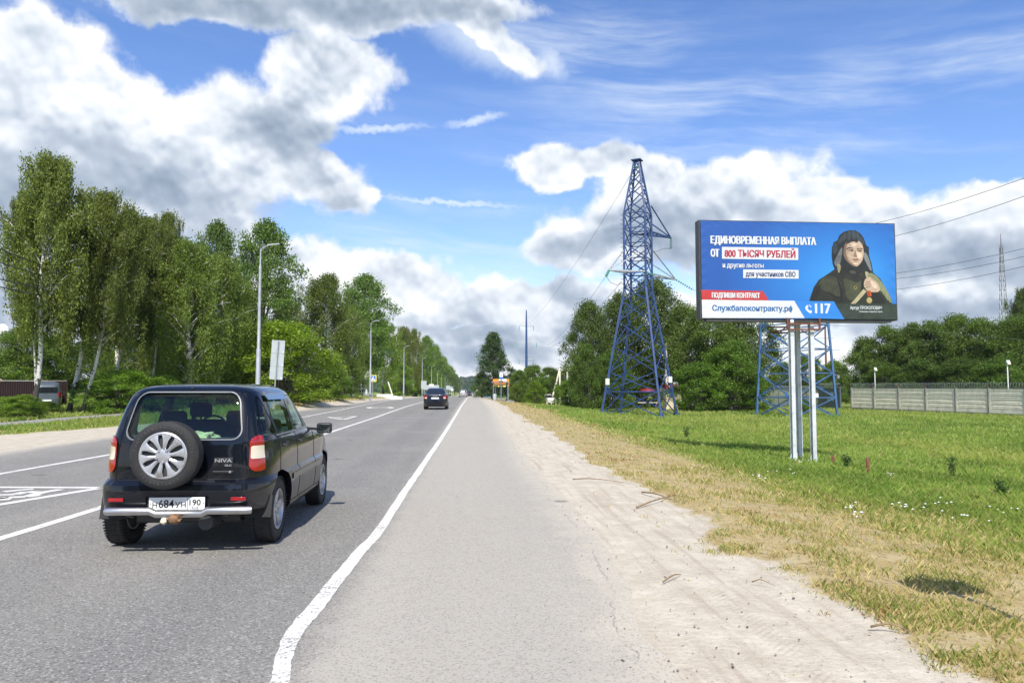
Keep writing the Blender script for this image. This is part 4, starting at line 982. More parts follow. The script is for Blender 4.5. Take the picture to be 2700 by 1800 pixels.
        # wind deflectors over the side windows
        MB().add([(s*.650, .72, 1.532), (s*.650, -.13, 1.532), (s*.695, -.11, 1.475), (s*.695, .72, 1.47)], [(0, 1, 2, 3)]).build('wind_deflector', M['dglass'], root)
        MB().box((s*.757, 2.55, .955), (.01, .09, .035)).build('turn_signal', M['amber'], root, bevel=.004)
        fl = MB(); fl.box((s*.69, -.40, .425), (.27, .012, .22), Matrix.Rotation(R(-14), 3, 'X')); fl.build('mud_flap', M['rubber'], root, bevel=.003)
        fl = MB(); fl.box((s*.70, 2.06, .33), (.24, .012, .25), Matrix.Rotation(R(-14), 3, 'X')); fl.build('mud_flap', M['rubber'], root, bevel=.003)
        for y in (0, 2.45): wheel(root, s*.725-.02, y, .335, .185, s, .205, 5, .06)
    for s in (-1, 1):
        hl = panel(THK, [(s*x, z) for x, z in rrect(.60, .80, .30, .17, .05)], 2.6, 3.4, 'headlight', M['lampwhite'])
    panel(THK, rrect(0, .79, .80, .13, .03), 2.9, 3.4, 'grille', M['black']); panel(THK, rrect(0, .42, .9, .12, .03), 2.9, 3.4, 'lower_grille', M['black'])
    # underside: floor, axle, silencer
    ub = MB(); ub.box((0, 1.3, .33), (1.0, 3.3, .10)); ub.box((0, 0, .335), (1.35, .13, .13)); ub.tube([(.25, -.6, .30), (.25, -.1, .29)], .07, 12); ub.lathe([(.0005, -.12), (.10, -.09), (.13, 0), (.10, .09), (.0005, .12)], 14, (0, 0, .335), 'x')
    ub.build('underbody', M['dark'], root)
    # rear bumper bar, tow ball
    bb = MB().tube([(x+.035, y+.02, z) for x, y, z in [(-.68, -.715, .435), (-.67, -.72, .435), (-.64, -.73, .435), (-.27, -.73, .435), (-.21, -.725, .405), (.21, -.725, .405), (.27, -.73, .435), (.64, -.73, .435), (.67, -.72, .435), (.68, -.715, .435)]], [.001, .036, .038, .038, .036, .036, .038, .038, .036, .001], 16).build('bumper_bar', M['chrome'], root, sm=60)
    [MB().bar((q, -.55, .37), (q, -.72, .425), .045).build('bar_bracket', M['dark'], bb) for q in (-.45, .0, .45)]
    tb = MB().tube([(0, -.50, .36), (0, -.76, .345), (0, -.80, .37)], .02, 8).build('tow_hook', M['rustcap'], root, sm=60)
    cp = MB().lathe([(.0005, -.05), (.045, -.03), (.058, 0), (.045, .035), (.0005, .05)], 12, (.03, -.80, .372), 'z'); [cp.lathe([(.0005, -.018), (.018, 0), (.0005, .018)], 6, (.03+.052*math.cos(k), -.80+.03*math.sin(k*1.7), .372+.04*math.sin(k)), 'z') for k in range(9)]
    cp.build('tow_ball_cover', M['rustcap'], tb, sm=60)
    MB().lathe([(.0005, -.035), (.028, -.015), (.034, .0), (.02, .03), (.0005, .035)], 12, (-.065, -.80, .355), 'z').build('white_tag', M['cloth'], tb, sm=60)
    # number plate
    pl = MB().box((0, -.664, .497), (.52, .008, .118)).build('number_plate', M['platewhite'], root, bevel=.003)
    fit_text('Н', -.225, -.182, .460, .052, -.6695, M['gap'], pl); fit_text('684', -.168, -.028, .460, .076, -.6695, M['gap'], pl, bold=.01); fit_text('УН', -.015, .083, .460, .052, -.6695, M['gap'], pl)
    fit_text('190', .118, .222, .481, .056, -.6695, M['gap'], pl, bold=.01); fit_text('RUS', .140, .200, .449, .018, -.6695, M['steel2'], pl)
    MB().box((.100, -.6685, .497), (.004, .001, .112)).build('plate_divider', M['gap'], pl)
    for q in (-.245, .247): MB().box((q, -.6685, .497), (.009, .002, .009)).build('plate_screw', M['gap'], pl)
    MB().box((.222, -.6685, .457), (.026, .001, .005), mi=0).build('flag_red', M['lampred'], pl)
    # badges and tailgate handle
    MB().box((.40, -.578, .895), (.18, .012, .050)).build('badge_plate', M['black'], root, bevel=.004)
    bp = KIDS[root.name][-1]; fit_text('NIVA', .318, .482, .877, .034, -.586, M['badge'], bp, bold=.02); 
    fit_text('GLC', .41, .475, .838, .019, -.577, M['badge'], bp, bold=.03)
    h = MB().box((.40, -.590, .785), (.20, .025, .022)).build('tailgate_handle', M['black'], root, bevel=.006); MB().lathe([(.0005, -.612), (.012, -.61), (.012, -.60)], 10, (.47, 0, .785), 'y').build('lock', M['chrome'], h)
    MB().box((-.02, -.36, 1.520), (.24, .03, .014)).build('brake_light', M['gap'], root)
    MB().lathe([(.0005, .012), (.012, .012), (.016, 0)], 10, (0, -.335, 1.590), 'z').build('washer_nozzle', M['black'], root)
    wp = MB().bar((-.40, -.54, 1.13), (-.20, -.50, 1.28), .012).build('rear_wiper', M['black'], root)
    # spare wheel
    sx, sz = -.075, .965
    sp = MB().box((sx, -.62, sz), (.16, .14, .16)).build('spare_wheel', M['black'], root, bevel=.01)
    ty = tyre_mesh(.318, .185, .195, lug=False); ty.transform(Matrix.Translation((sx, -.745, sz)) @ Matrix.Rotation(math.pi/2, 4, 'Z')); put(ty, 'tyre', M['rubber'], sp, 40)
    hc = MB(); ry = -.840
    hc.lathe([(.188, -.76), (.199, -.82), (.203, ry), (.192, ry-.008), (.180, ry-.004), (.175, -.82)], 48, (sx, 0, sz), 'y', closed=True)
    hc.lathe([(.0005, ry-.012), (.03, ry-.012), (.05, ry-.004), (.062, ry), (.064, -.82)], 30, (sx, 0, sz), 'y')
    for k in range(10):
        a0 = 2*math.pi*k/10+.15; 
        for j, (ra, rb, tw, dz) in enumerate(((.055, .205, .10, 0),)):
            def Q(rad, da, y): a = a0+da; return (sx+rad*math.cos(a), y, sz+rad*math.sin(a))
            v = [Q(.055, -.22, ry), Q(.055, .22, ry), Q(.10, .17, ry-.006), Q(.138, .16, ry-.008), Q(.188, .235, ry-.004), Q(.188, -.235, ry-.004), Q(.138, -.16, ry-.008), Q(.10, -.17, ry-.006), Q(.13, 0, ry-.020), Q(.06, 0, ry-.012), Q(.184, 0, ry-.008)]
            hc.add(v, [(0, 9, 8, 7), (9, 1, 2, 8), (8, 2, 3), (7, 8, 6), (8, 3, 4, 10), (6, 8, 10, 5)])
    for k in range(5): hc.lathe([(.0005, ry-.022), (.010, ry-.020), (.010, ry)], 8, (sx+.055*math.cos(2*math.pi*k/5+.31*math.pi), 0, sz+.055*math.sin(2*math.pi*k/5+.31*math.pi)), 'y')
    hc.v = [(sx+(x-sx)*1.09, y, sz+(z-sz)*1.09) for x, y, z in hc.v]; hc.build('wheel_cover', M['alloy'], sp, sm=35)
    MB().lathe([(.0005, -.815), (.185, -.815), (.185, -.79)], 30, (sx, 0, sz), 'y').build('wheel_disc', M['dark'], sp)
    tm = arc_text('CONTINENTAL', .254, (sx, sz), 128, 8.0, .034, -.842); link('tyre_lettering', tm, M['tyretext'], sp)
    tm = arc_text('4X4 CONTACT', .254, (sx, sz), 30, 7.6, .030, -.842); link('tyre_lettering', tm, M['tyretext'], sp)
    tm = arc_text('CONTINENTAL', .254, (sx, sz), 262, 8.0, .030, -.842); link('tyre_lettering', tm, M['tyretext'], sp)
    # interior
    inn = MB(); inn.box((0, .9, .76), (1.28, 2.5, .04)); inn.box((0, -.28, .88), (1.15, .34, .27)); inn.box((0, 1.72, 1.00), (1.22, .30, .2)); inn.build('cabin_floor', M['seat'], root)
    def seat(x, y, w, top, hw=.25):
        m_ = MB(); m_.box((x, y+.28, .86), (w, .50, .20)); m_.box((x, y, 1.0), (w, .13, .46), Matrix.Rotation(R(-12), 3, 'X')); o = m_.build('seat', M['seat'], root, sm=60, bevel=.05, seg=3)
        for hx in ((x,) if w < .7 else (x-.33, x+.33)): MB().box((hx, y-.055, top), (hw, .10, .17)).build('headrest', M['seat'], o, sm=60, bevel=.045, seg=3); MB().tube([(hx, y-.05, top-.18), (hx, y-.05, top)], .012, 6).build('headrest_post', M['dark'], o)
    seat(0, .16, 1.10, 1.27); seat(-.33, .95, .48, 1.34); seat(.33, .95, .48, 1.34)
    MB().lathe([(.17, 0), (.185, .012), (.17, .024), (.158, .012)], 24, (0, 0, 0), 'y', closed=True).build('steering_wheel', M['black'], root); KIDS[root.name][-1].location = (-.36, 1.42, 1.08)
    MB().box((0, 1.50, 1.47), (.20, .02, .055)).build('inner_mirror', M['black'], root)
    bmc = bmesh.new(); bmesh.ops.create_icosphere(bmc, subdivisions=4, radius=1); rc = random.Random(4)
    from mathutils import noise as mn
    for v in bmc.verts: d = v.co.copy(); v.co = Vector((d.x*.20, d.y*.11, d.z*.085))*(1+.42*mn.noise(d*2.1)+.22*mn.noise(d*5)); v.co.x += .05*mn.noise(d*1.3)
    me = bpy.data.meshes.new('c'); bmc.to_mesh(me); bmc.free(); smooth(me, 180); o = empty('cloth_bundle', (-2.83+.10, 7.98-.30, 1.075), 0, 'crumpled whitish cloth lying behind the rear window of the off road car', 'cloth')
    link('cloth', me, M['cloth'], o); MB().box((.32, 0, -.02), (.22, .10, .025), Matrix.Rotation(.2, 3, 'Y')).build('green_cloth', M['lime_g'], o, bevel=.008)
M['steel2'] = mat('dull_seal_grey', (.17, .18, .19), .4); M['gap'] = mat('panel_gap_black', (.004, .004, .005), .7); M['chromeglass'] = mat('mirror_glass', (.5, .55, .6), .03, 1)
M['amber'] = mat('amber_lens', (.6, .16, .01), .2); M['rustcap'] = mat('rusty_cap', (.20, .11, .055), .85, noise=.5, nscale=30, bump=.5); M['platewhite'] = mat('plate_white', (.72, .73, .72), .4)
build_niva()

def simple_car(name, loc, rz, label, LV, pm, rear, front, side, wheels, tail, extra=None, wr=.29, glass='dglass', group=None, plate=True, tailw=None):
    """car with a lofted body, window panels, lamps and wheels; rear/front/side are outlines"""
    root = empty(name, loc, rz, label, 'car', group); L = shell(LV, 0); B = L; OFF = shell(LV, .004); hw = max(l[3] for l in LV)
    ymin = min(l[1] for l in LV); ymax = max(l[2] for l in LV)
    for y in wheels:
        for s in (-1, 1):
            x0, x1 = sorted((s*.45, s*1.1)); B = boolop(B, cyl(wr+.045, x0, x1, y, wr+.01, 28), 'DIFFERENCE')
    put(B, 'body', M[pm], root, 28)
    def pan(poly, a, b, nm, m, plane='xz', S=OFF): 
        r = boolop(S, pris(poly, a, b, plane), 'INTERSECT')
        if len(r.vertices): put(r, nm, M[m], root, 40)
    ymid = (ymin+ymax)/2
    pan(rear, ymin-.2, ymid-.3, 'rear_window', glass); pan(front, ymid+.1, ymax+.2, 'windscreen', glass)
    for s in (-1, 1):
        x0, x1 = sorted((s*.25, s*1.2))
        for p in side: pan(p, x0, x1, 'side_window', glass, 'yz')
        T2 = shell(LV, .010); pan([(s*x, z) for x, z in tail], ymin-.2, ymin+.35, 'tail_lamp', 'lampred', S=T2)
        if tailw: pan([(s*x, z) for x, z in tailw], ymin-.2, ymin+.33, 'lamp_lens', 'lampwhite', S=shell(LV, .013))
        pan([(s*x, z) for x, z in rrect(.62, .66, .26, .15, .04)], ymax-.45, ymax+.2, 'headlight', 'lampwhite', S=T2)
        MB().box((s*(hw+.10), ymid+.78, .98), (.16, .10, .12)).build('side_mirror', M['black'], root, sm=40, bevel=.02)
        for y in wheels: wheel(root, s*(hw-.115), y, wr, .18, s, wr-.10, 5, .05, lug=False)
    if plate: 
        p = MB().box((0, ymin-.012, extra['pz'] if extra else .75), (.52, .01, .112)).build('number_plate', M['platewhite'], root)
    if extra and 'txt' in extra: fit_text(extra['txt'], -.20, .16, extra['tz'], .05, ymin-.012, M['badge'], root)
    MB().box((0, ymid, .24), (hw*1.25, (ymax-ymin)*.8, .09)).build('underbody', M['dark'], root)
    return root
SED = [(.20, -.80, 3.35, .76, 7), (.28, -.86, 3.42, .82, 8), (.50, -.88, 3.45, .85, 8), (.66, -.875, 3.44, .85, 8), (.80, -.85, 3.38, .845, 7), (.90, -.84, 3.15, .84, 7), (.97, -.83, 2.6, .825, 7), (1.03, -.80, 2.25, .80, 7), (1.06, -.60, 2.12, .775, 6.5), (1.09, -.38, 2.02, .75, 6.5),
       (1.2, -.18, 1.82, .70, 6.5), (1.33, .05, 1.55, .64, 6.5), (1.42, .22, 1.32, .59, 6), (1.47, .42, 1.12, .52, 5.5), (1.495, .68, .95, .35, 4)]
sp1 = cw((1148-1350)/F*51.5, 51.5)
simple_car('sedan_car', (sp1[0], sp1[1]+.8, .006), R(0), 'black sedan farther up the same lane with a white number plate', SED, 'blackpaint', [(-.66, 1.10), (.66, 1.10), (.55, 1.40), (-.55, 1.40)], [(-.66, 1.12), (.66, 1.12), (.55, 1.40), (-.55, 1.40)],
           [[(-.10, 1.12), (.80, 1.12), (.80, 1.39), (.25, 1.39)], [(.88, 1.12), (1.72, 1.12), (1.38, 1.39), (.88, 1.39)]], (0, 2.48), rrect(.68, .86, .26, .24, .05), {'pz': .79, 'txt': 'VEL', 'tz': .92}, tailw=rrect(.66, .81, .16, .09, .02))
MPV = [(.22, -.72, 3.2, .78, 7), (.3, -.80, 3.3, .84, 8), (.55, -.83, 3.33, .875, 8), (.7, -.81, 3.32, .875, 8), (.9, -.78, 3.2, .87, 8), (1.0, -.77, 2.8, .86, 8), (1.08, -.75, 2.35, .84, 7), (1.2, -.70, 2.0, .80, 7), (1.4, -.60, 1.7, .74, 7), (1.52, -.52, 1.45, .70, 6.5), (1.6, -.40, 1.25, .64, 6), (1.65, -.1, .9, .45, 4.5)]
def at_far(px, D): x, y = cw((px-1350)/F*D, D); return (x, y, gz(x, y)+.006)
rw = [(-.66, 1.08), (.66, 1.08), (.58, 1.50), (-.58, 1.50)]
simple_car('minivan_car', at_far(1221.5, 158), 0, 'silver beige people carrier far up the road', MPV, 'silverpaint', rw, rw, [[(-.3, 1.1), (.8, 1.1), (.8, 1.48), (-.2, 1.48)], [(.88, 1.1), (1.7, 1.1), (1.4, 1.48), (.88, 1.48)]], (0, 2.55), rrect(.74, .98, .2, .3, .05), {'pz': .78})
sed_args = (SED,); rwS = [(-.66, 1.10), (.66, 1.10), (.55, 1.40), (-.55, 1.40)]; sdS = [[(-.10, 1.12), (.80, 1.12), (.80, 1.39), (.25, 1.39)], [(.88, 1.12), (1.72, 1.12), (1.38, 1.39), (.88, 1.39)]]
simple_car('sedan_car', at_far(1238, 215), math.pi, 'dark distant car just right of the silver people carrier', SED, 'blackpaint', rwS, rwS, sdS, (0, 2.48), rrect(.68, .86, .26, .2, .05))
simple_car('sedan_car', at_far(1257, 240), math.pi, 'white distant car parked below the yellow sign', SED, 'whitepaint', rwS, rwS, sdS, (0, 2.48), rrect(.68, .86, .26, .2, .05))
c_ = at_far(1437, 124); simple_car('hatchback_car', (c_[0], c_[1], c_[2]), math.pi+R(15), 'small white car parked beside the bushes on the right', MPV, 'whitepaint', rw, rw, [[(-.3, 1.1), (.8, 1.1), (.8, 1.48), (-.2, 1.48)], [(.88, 1.1), (1.7, 1.1), (1.4, 1.48), (.88, 1.48)]], (0, 2.55), rrect(.74, .98, .2, .3, .05), {'pz': .6})
c_ = at_far(128, 51); simple_car('van_car', (c_[0], c_[1], c_[2]-.12), R(28), 'silver grey van parked behind the leaning birch trunk', [(z*1.12, a, b+.3, w, e) for z, a, b, w, e in MPV], 'greypaint', rw, rw, [[(-.45, 1.2), (.3, 1.2), (.3, 1.62), (-.35, 1.62)], [(.36, 1.2), (1.05, 1.2), (1.05, 1.62), (.36, 1.62)], [(1.12, 1.2), (1.95, 1.2), (1.55, 1.62), (1.12, 1.62)]], (0, 2.8), rrect(.74, .98, .2, .3, .05), {'pz': .6}, glass='dglass')

# ================================================================== BILLBOARD
def flat(name, col, rough=.55, bump=.0):
    return mat(name, col, rough, noise=.03, nscale=4, bump=.5, bscale=2.2)
M['p_red'] = flat('print_red', (.42, .028, .028)); M['p_white'] = flat('print_white', (.56, .57, .58)); M['p_blue2'] = flat('print_bright_blue', (.02, .18, .55)); M['p_navy'] = flat('print_navy', (.012, .03, .12)); M['p_pink'] = flat('print_crimson', (.36, .014, .045))
M['p_green'] = mat('print_camouflage', (.022, .034, .022), .55, noise=.3, nscale=3); M['p_urlblue'] = flat('print_link_blue', (.022, .12, .30))
PCOL = [('jacket', (.013, .015, .008)), ('jacket_light', (.14, .15, .075)), ('helmet', (.008, .011, .013)), ('helmet_rib', (.026, .034, .038)), ('flap', (.12, .13, .125)), ('skin', (.32, .235, .165)), ('skin_mid', (.155, .098, .064)), ('features', (.016, .011, .010)), ('scarf', (.008, .009, .008)),
        ('tan', (.27, .23, .13)), ('ribbon', (.34, .05, .012)), ('gold', (.26, .20, .045)), ('fold', (.006, .007, .004)), ('lips', (.19, .07, .055)), ('jacket_mid', (.040, .043, .021)), ('skin_hi', (.44, .34, .25))]
def photo_print(name, c):
    # a printed photograph: blotchy tones and a light side on the right, as on the sheet itself
    m = bpy.data.materials.new(name); m.use_nodes = True; g = NT(m.node_tree); b = g.n['Principled BSDF']; b.inputs['Roughness'].default_value = .55
    pos = g.new('ShaderNodeTexCoord').outputs['Object']; f = g.m('ADD', g.m('MULTIPLY', g.noise(pos, 5, 5, .6), .7), g.m('MULTIPLY', g.noise(pos, 22, 4, .6), .5))
    k = g.m('ADD', f, g.m('MULTIPLY', g.sstep(g.sep(pos)[0], 4.35, 5.0), .22))
    g.put(b.inputs['Base Color'], g.mix(g.sstep(k, .42, .92), tuple(x*.50 for x in c), tuple(min(1, x*1.42) for x in c))); return m
for n_, c_ in PCOL: M['pp_'+n_] = photo_print('print_'+n_, c_)
def poster_xy(x, y):
    u = (x-195)/2008; t = 0
    for _ in range(4):
        t = (y-(148+37*u))/((1170+15*u)-(148+37*u)); u = (x-(190+10*t))/((2195+18*t)-(190+10*t))
    return 6*u, 3*(1-t)
def build_billboard():
    a = PX(1851, 838.5, 22.44); b = PX(2364.5, 842.3, 22.93); d = Vector((b.x-a.x, b.y-a.y, 0)); ang = math.atan2(d.y, d.x); k = d.length/6.0
    z0 = a.z; g0 = gz((a.x+b.x)/2, (a.y+b.y)/2)
    root = empty('billboard', (a.x, a.y, g0), ang, 'blue roadside billboard on three white steel posts with a soldier portrait', 'billboard')
    H = z0-g0
    def L(v): return v
    panel = MB().box((3*k, .20, H+1.5), (6.0*k+.10, .34, 3.06)).build('panel', M['dark'], root)
    lip = MB(); lip.box((3*k, .18, H-.06), (5.7*k, .30, .07)); lip.build('bottom_rail', M['dark'], root)
    # printed sheet with slack creases
    nx, nz = 160, 90; V = []
    for j in range(nz+1):
        for i in range(nx+1):
            x = 6*k*i/nx; z = 3*j/nz; e = min(x, 6*k-x, z, 3-z)
            w = .010*math.sin(z*9+x*2.2+2*float(_tab[i % 256, 3]))*math.exp(-z*2.6)+.010*math.sin((x+z)*16)*math.exp(-(3-z)*5)+.008*math.sin(z*20-x*7)*math.exp(-x*3.2)+.008*math.sin(z*16+x*9)*math.exp(-(6-x)*3)
            w += .0045*math.sin(x*5.1+1.3*math.sin(z*2.1))*math.sin(z*1.7+x)
            fe = max(0, 1-min(x, 6*k-x, 3-z, z*1.0)/.20); V.append((x, -.006-w*1.1*fe*min(1, e*8+.12), H+z))
    Fq = [(j*(nx+1)+i, j*(nx+1)+i+1, (j+1)*(nx+1)+i+1, (j+1)*(nx+1)+i) for j in range(nz) for i in range(nx)]
    me = bpy.data.meshes.new('poster'); me.from_pydata(V, [], Fq); smooth(me, 180); PV = np.array(V)
    def surf(x, z):
        i = min(nx, max(0, x/(6*k)*nx)); j = min(nz, max(0, (z)/3*nz)); i0, j0 = int(i), int(j); i1, j1 = min(nx, i0+1), min(nz, j0+1); fx, fz = i-i0, j-j0; Yv = PV[:, 1]
        g = lambda q, r: Yv[r*(nx+1)+q]
        return (g(i0, j0)*(1-fx)+g(i1, j0)*fx)*(1-fz)+(g(i0, j1)*(1-fx)+g(i1, j1)*fx)*fz
    m = bpy.data.materials.new('print_blue'); m.use_nodes = True; g = NT(m.node_tree); bs = g.n['Principled BSDF']; bs.inputs['Roughness'].default_value = .5
    pos = g.new('ShaderNodeTexCoord').outputs['Object']; X, Y, Z = g.sep(pos)[:3]
    r = g.vm('LENGTH', g.vm('MULTIPLY', g.vm('SUBTRACT', pos, (4.6, 0, H+1.2)), (.26, 0, .40))); r = g.m('ADD', r, g.m('MULTIPLY', g.noise(pos, .7, 3), .25))
    g.put(bs.inputs['Base Color'], g.ramp(g.m('SUBTRACT', r, .12), [(0, (.034, .28, .66)), (.45, (.018, .16, .49)), (1, (.010, .075, .31))]))
    bn = g.new('ShaderNodeBump'); bn.inputs['Strength'].default_value = .35; bn.inputs['Distance'].default_value = .02; g.put(bn.inputs['Height'], g.noise(g.vm('MULTIPLY', pos, (1, 1, .6)), 2.6, 5, .6, 1.2)); g.l.new(bn.outputs[0], bs.inputs['Normal'])
    poster = link('poster', me, m, root)
    def drape(me_, off):
        """lay a flat print on the creased sheet"""
        n = len(me_.vertices); c = np.empty(n*3, np.float32); me_.vertices.foreach_get('co', c); c = c.reshape(-1, 3)
        for q in range(n): c[q, 1] = surf(c[q, 0], c[q, 2]-H)-off
        me_.vertices.foreach_set('co', c.ravel()); me_.update()
    def dense(polys, mis):
        bm = bmesh.new()
        for pl, mi in zip(polys, mis):
            P = [poster_xy(*p) for p in pl]; f = bm.faces.new([bm.verts.new((x*k, 0, H+z)) for x, z in P]); f.material_index = mi; f.normal_update()
            if f.normal.y > 0: f.normal_flip()
        return bm
    lay = [0]
    def shape(polys, m, name, off=None, cuts=True):
        lay[0] += 1; bm = dense(polys, [0]*len(polys))
        bmesh.ops.triangulate(bm, faces=bm.faces)
        for ax, cnt, hi in ((0, 60, 6*k), (2, 40, 3)):
            for q in range(cnt+1):
                co = (hi*q/cnt, 0, 0) if ax == 0 else (0, 0, H+hi*q/cnt); no = (1, 0, 0) if ax == 0 else (0, 0, 1)
                bmesh.ops.bisect_plane(bm, geom=bm.verts[:]+bm.edges[:]+bm.faces[:], plane_co=co, plane_no=no, dist=1e-5)
        me_ = bpy.data.meshes.new(name); bm.to_mesh(me_); bm.free(); drape(me_, (.006)+.0004*(off if off is not None else lay[0]))
        return link(name, me_, m, poster)
    shape([[(192, 876), (820, 888), (882, 985), (197, 977)]], M['p_red'], 'red_band', 1)
    shape([[(197, 978), (1145, 990), (1250, 1169), (201, 1169)]], M['p_white'], 'white_band', 1)
    shape([[(405, 425), (1188, 437), (1188, 563), (405, 549)]], M['p_white'], 'text_box', 1); shape([[(620, 662), (1190, 668), (1190, 759), (620, 751)]], M['p_white'], 'text_box', 1)
    # the portrait: printed shapes, one over the other
    PP = []
    def grid_cut(bm):
        for ax, cnt, hi in ((0, 60, 6*k), (2, 40, 3)):
            for q in range(cnt+1):
                co = (hi*q/cnt, 0, 0) if ax == 0 else (0, 0, H+hi*q/cnt); no = (1, 0, 0) if ax == 0 else (0, 0, 1)
                bmesh.ops.bisect_plane(bm, geom=bm.verts[:]+bm.edges[:]+bm.faces[:], plane_co=co, plane_no=no, dist=1e-5)
    def pp(key, pts, sm=0): PP.append((key, spl(pts, sm) if sm else pts))
    def ov(key, cx, cy, rx, ry, tilt=0, n=14):
        t = R(tilt); PP.append((key, [(cx+rx*math.cos(q)*math.cos(t)-ry*math.sin(q)*math.sin(t), cy+rx*math.cos(q)*math.sin(t)+ry*math.sin(q)*math.cos(t)) for q in [2*math.pi*i/n for i in range(n)]]))
    pp('jacket', [(1298, 988), (1322, 920), (1345, 850), (1400, 770), (1490, 712), (1560, 662), (1640, 640), (1900, 640), (1960, 690), (2040, 755), (2090, 850), (2140, 930), (2166, 1020), (2160, 1100), (1900, 1110), (1620, 1100), (1560, 1000)])
    pp('jacket_light', [(1900, 690), (1960, 705), (2020, 745), (2080, 830), (2130, 915), (2166, 1012), (2120, 990), (2060, 900), (2010, 830), (1960, 770), (1905, 745)], 2)
    pp('jacket_mid', [(1400, 790), (1500, 730), (1600, 760), (1640, 860), (1600, 960), (1520, 900), (1440, 880)], 3)
    pp('jacket_mid', [(1660, 760), (1740, 780), (1800, 800), (1850, 780), (1840, 900), (1760, 980), (1690, 960), (1670, 860)], 3)
    pp('fold', [(1345, 860), (1420, 830), (1400, 900), (1370, 985), (1310, 985)], 2); pp('fold', [(1590, 770), (1610, 780), (1650, 900), (1640, 1000), (1615, 1000), (1620, 900)], 2)
    pp('fold', [(1845, 760), (1865, 760), (1860, 880), (1830, 990), (1815, 985), (1835, 880)], 2); pp('fold', [(1500, 900), (1580, 940), (1640, 950), (1560, 965)], 2); pp('fold', [(1940, 900), (2010, 900), (2070, 960), (2090, 1020), (1960, 1020)], 2)
    pp('helmet', [(1540, 430), (1560, 375), (1598, 358), (1618, 305), (1660, 270), (1715, 250), (1785, 250), (1835, 280), (1872, 330), (1900, 410), (1925, 425), (1928, 520), (1952, 600), (1968, 692), (1930, 702), (1870, 640), (1700, 660), (1620, 640), (1600, 690), (1562, 650), (1545, 600), (1536, 520)])
    for cx, cy, rx, ry, tl in ((1632, 350, 17, 52, 30), (1672, 318, 19, 52, 18), (1720, 302, 21, 50, 5), (1770, 300, 21, 50, -6), (1815, 318, 19, 50, -16), (1853, 360, 16, 48, -26)): ov('helmet_rib', cx, cy, rx, ry, tl)
    ov('helmet_rib', 1572, 440, 26, 60, 5); pp('flap', [(1562, 585), (1590, 520), (1632, 440), (1650, 440), (1640, 520), (1622, 600), (1600, 640), (1575, 625)], 2); pp('flap', [(1880, 480), (1915, 520), (1945, 620), (1952, 680), (1925, 650), (1890, 580), (1872, 530)], 2)
    pp('scarf', [(1640, 560), (1700, 610), (1780, 640), (1850, 590), (1885, 640), (1850, 700), (1790, 770), (1720, 720), (1650, 660)], 3); ov('jacket_mid', 1755, 690, 34, 18, 10)
    pp('skin', [(1660, 470), (1672, 405), (1705, 368), (1770, 352), (1835, 372), (1866, 430), (1870, 510), (1852, 575), (1812, 622), (1775, 630), (1725, 600), (1685, 560), (1662, 520)], 3)
    pp('skin_mid', [(1660, 470), (1672, 405), (1700, 375), (1690, 440), (1688, 500), (1712, 565), (1760, 605), (1790, 628), (1770, 630), (1722, 600), (1682, 560), (1662, 520)], 3)
    pp('skin_hi', [(1790, 480), (1835, 490), (1850, 520), (1835, 550), (1805, 535)], 3); ov('skin_hi', 1765, 400, 40, 16, 3); ov('skin_hi', 1785, 598, 22, 12, 0); ov('skin_mid', 1740, 462, 30, 13, 3); ov('skin_mid', 1828, 466, 27, 12, 4)
    pp('features', [(1700, 372), (1760, 350), (1815, 358), (1802, 380), (1768, 368), (1720, 384), (1690, 402)], 3)
    pp('features', [(1690, 446), (1715, 430), (1762, 438), (1764, 446), (1718, 441), (1695, 452)], 2); pp('features', [(1798, 446), (1835, 436), (1862, 448), (1860, 455), (1832, 446), (1800, 454)], 2)
    ov('features', 1742, 463, 17, 6.5, 3); ov('features', 1829, 467, 15, 6, 4); ov('skin_hi', 1733, 463, 4, 3); ov('skin_hi', 1821, 466, 3.5, 3)
    pp('skin_mid', [(1786, 462), (1792, 500), (1802, 522), (1788, 532), (1762, 526), (1770, 510), (1776, 480)], 2); ov('features', 1772, 527, 6, 3); ov('features', 1796, 528, 6, 3)
    pp('lips', [(1744, 556), (1770, 549), (1785, 552), (1802, 549), (1824, 560), (1800, 569), (1772, 568)], 2); pp('features', [(1742, 556), (1785, 558), (1826, 561), (1785, 562)]); ov('skin_mid', 1784, 583, 22, 5)
    ov('gold', 1780, 852, 17, 17); ov('fold', 1780, 852, 11, 11); ov('jacket_mid', 1835, 712, 9, 9)
    pp('tan', [(1592, 602), (1622, 615), (1630, 640), (1614, 696), (1600, 684), (1592, 640)], 2)
    pp('tan', [(1862, 868), (1900, 888), (1800, 1000), (1745, 1050), (1690, 1110), (1640, 1112), (1700, 1050), (1780, 965)])
    pp('skin', [(1872, 790), (1895, 752), (1930, 742), (1968, 765), (2010, 800), (2036, 855), (2028, 890), (1985, 902), (1930, 895), (1892, 872), (1870, 835)], 3)
    for q in ((1880, 800), (1878, 825), (1885, 850)): pp('skin_mid', [(q[0], q[1]), (q[0]+50, q[1]-16), (q[0]+62, q[1]-10), (q[0]+8, q[1]+7)])
    pp('skin_hi', [(1940, 780), (1985, 800), (2010, 850), (1980, 860), (1950, 820)], 3); pp('tan', [(1884, 690), (1900, 684), (1915, 700), (1908, 745), (1892, 740)], 2)
    pp('ribbon', [(1898, 890), (1940, 884), (1948, 940), (1910, 946)]); pp('fold', [(1914, 889), (1921, 888), (1928, 942), (1921, 943)]); ov('gold', 1924, 985, 30, 32); ov('tan', 1924, 984, 18, 20); ov('gold', 1924, 984, 9, 10)
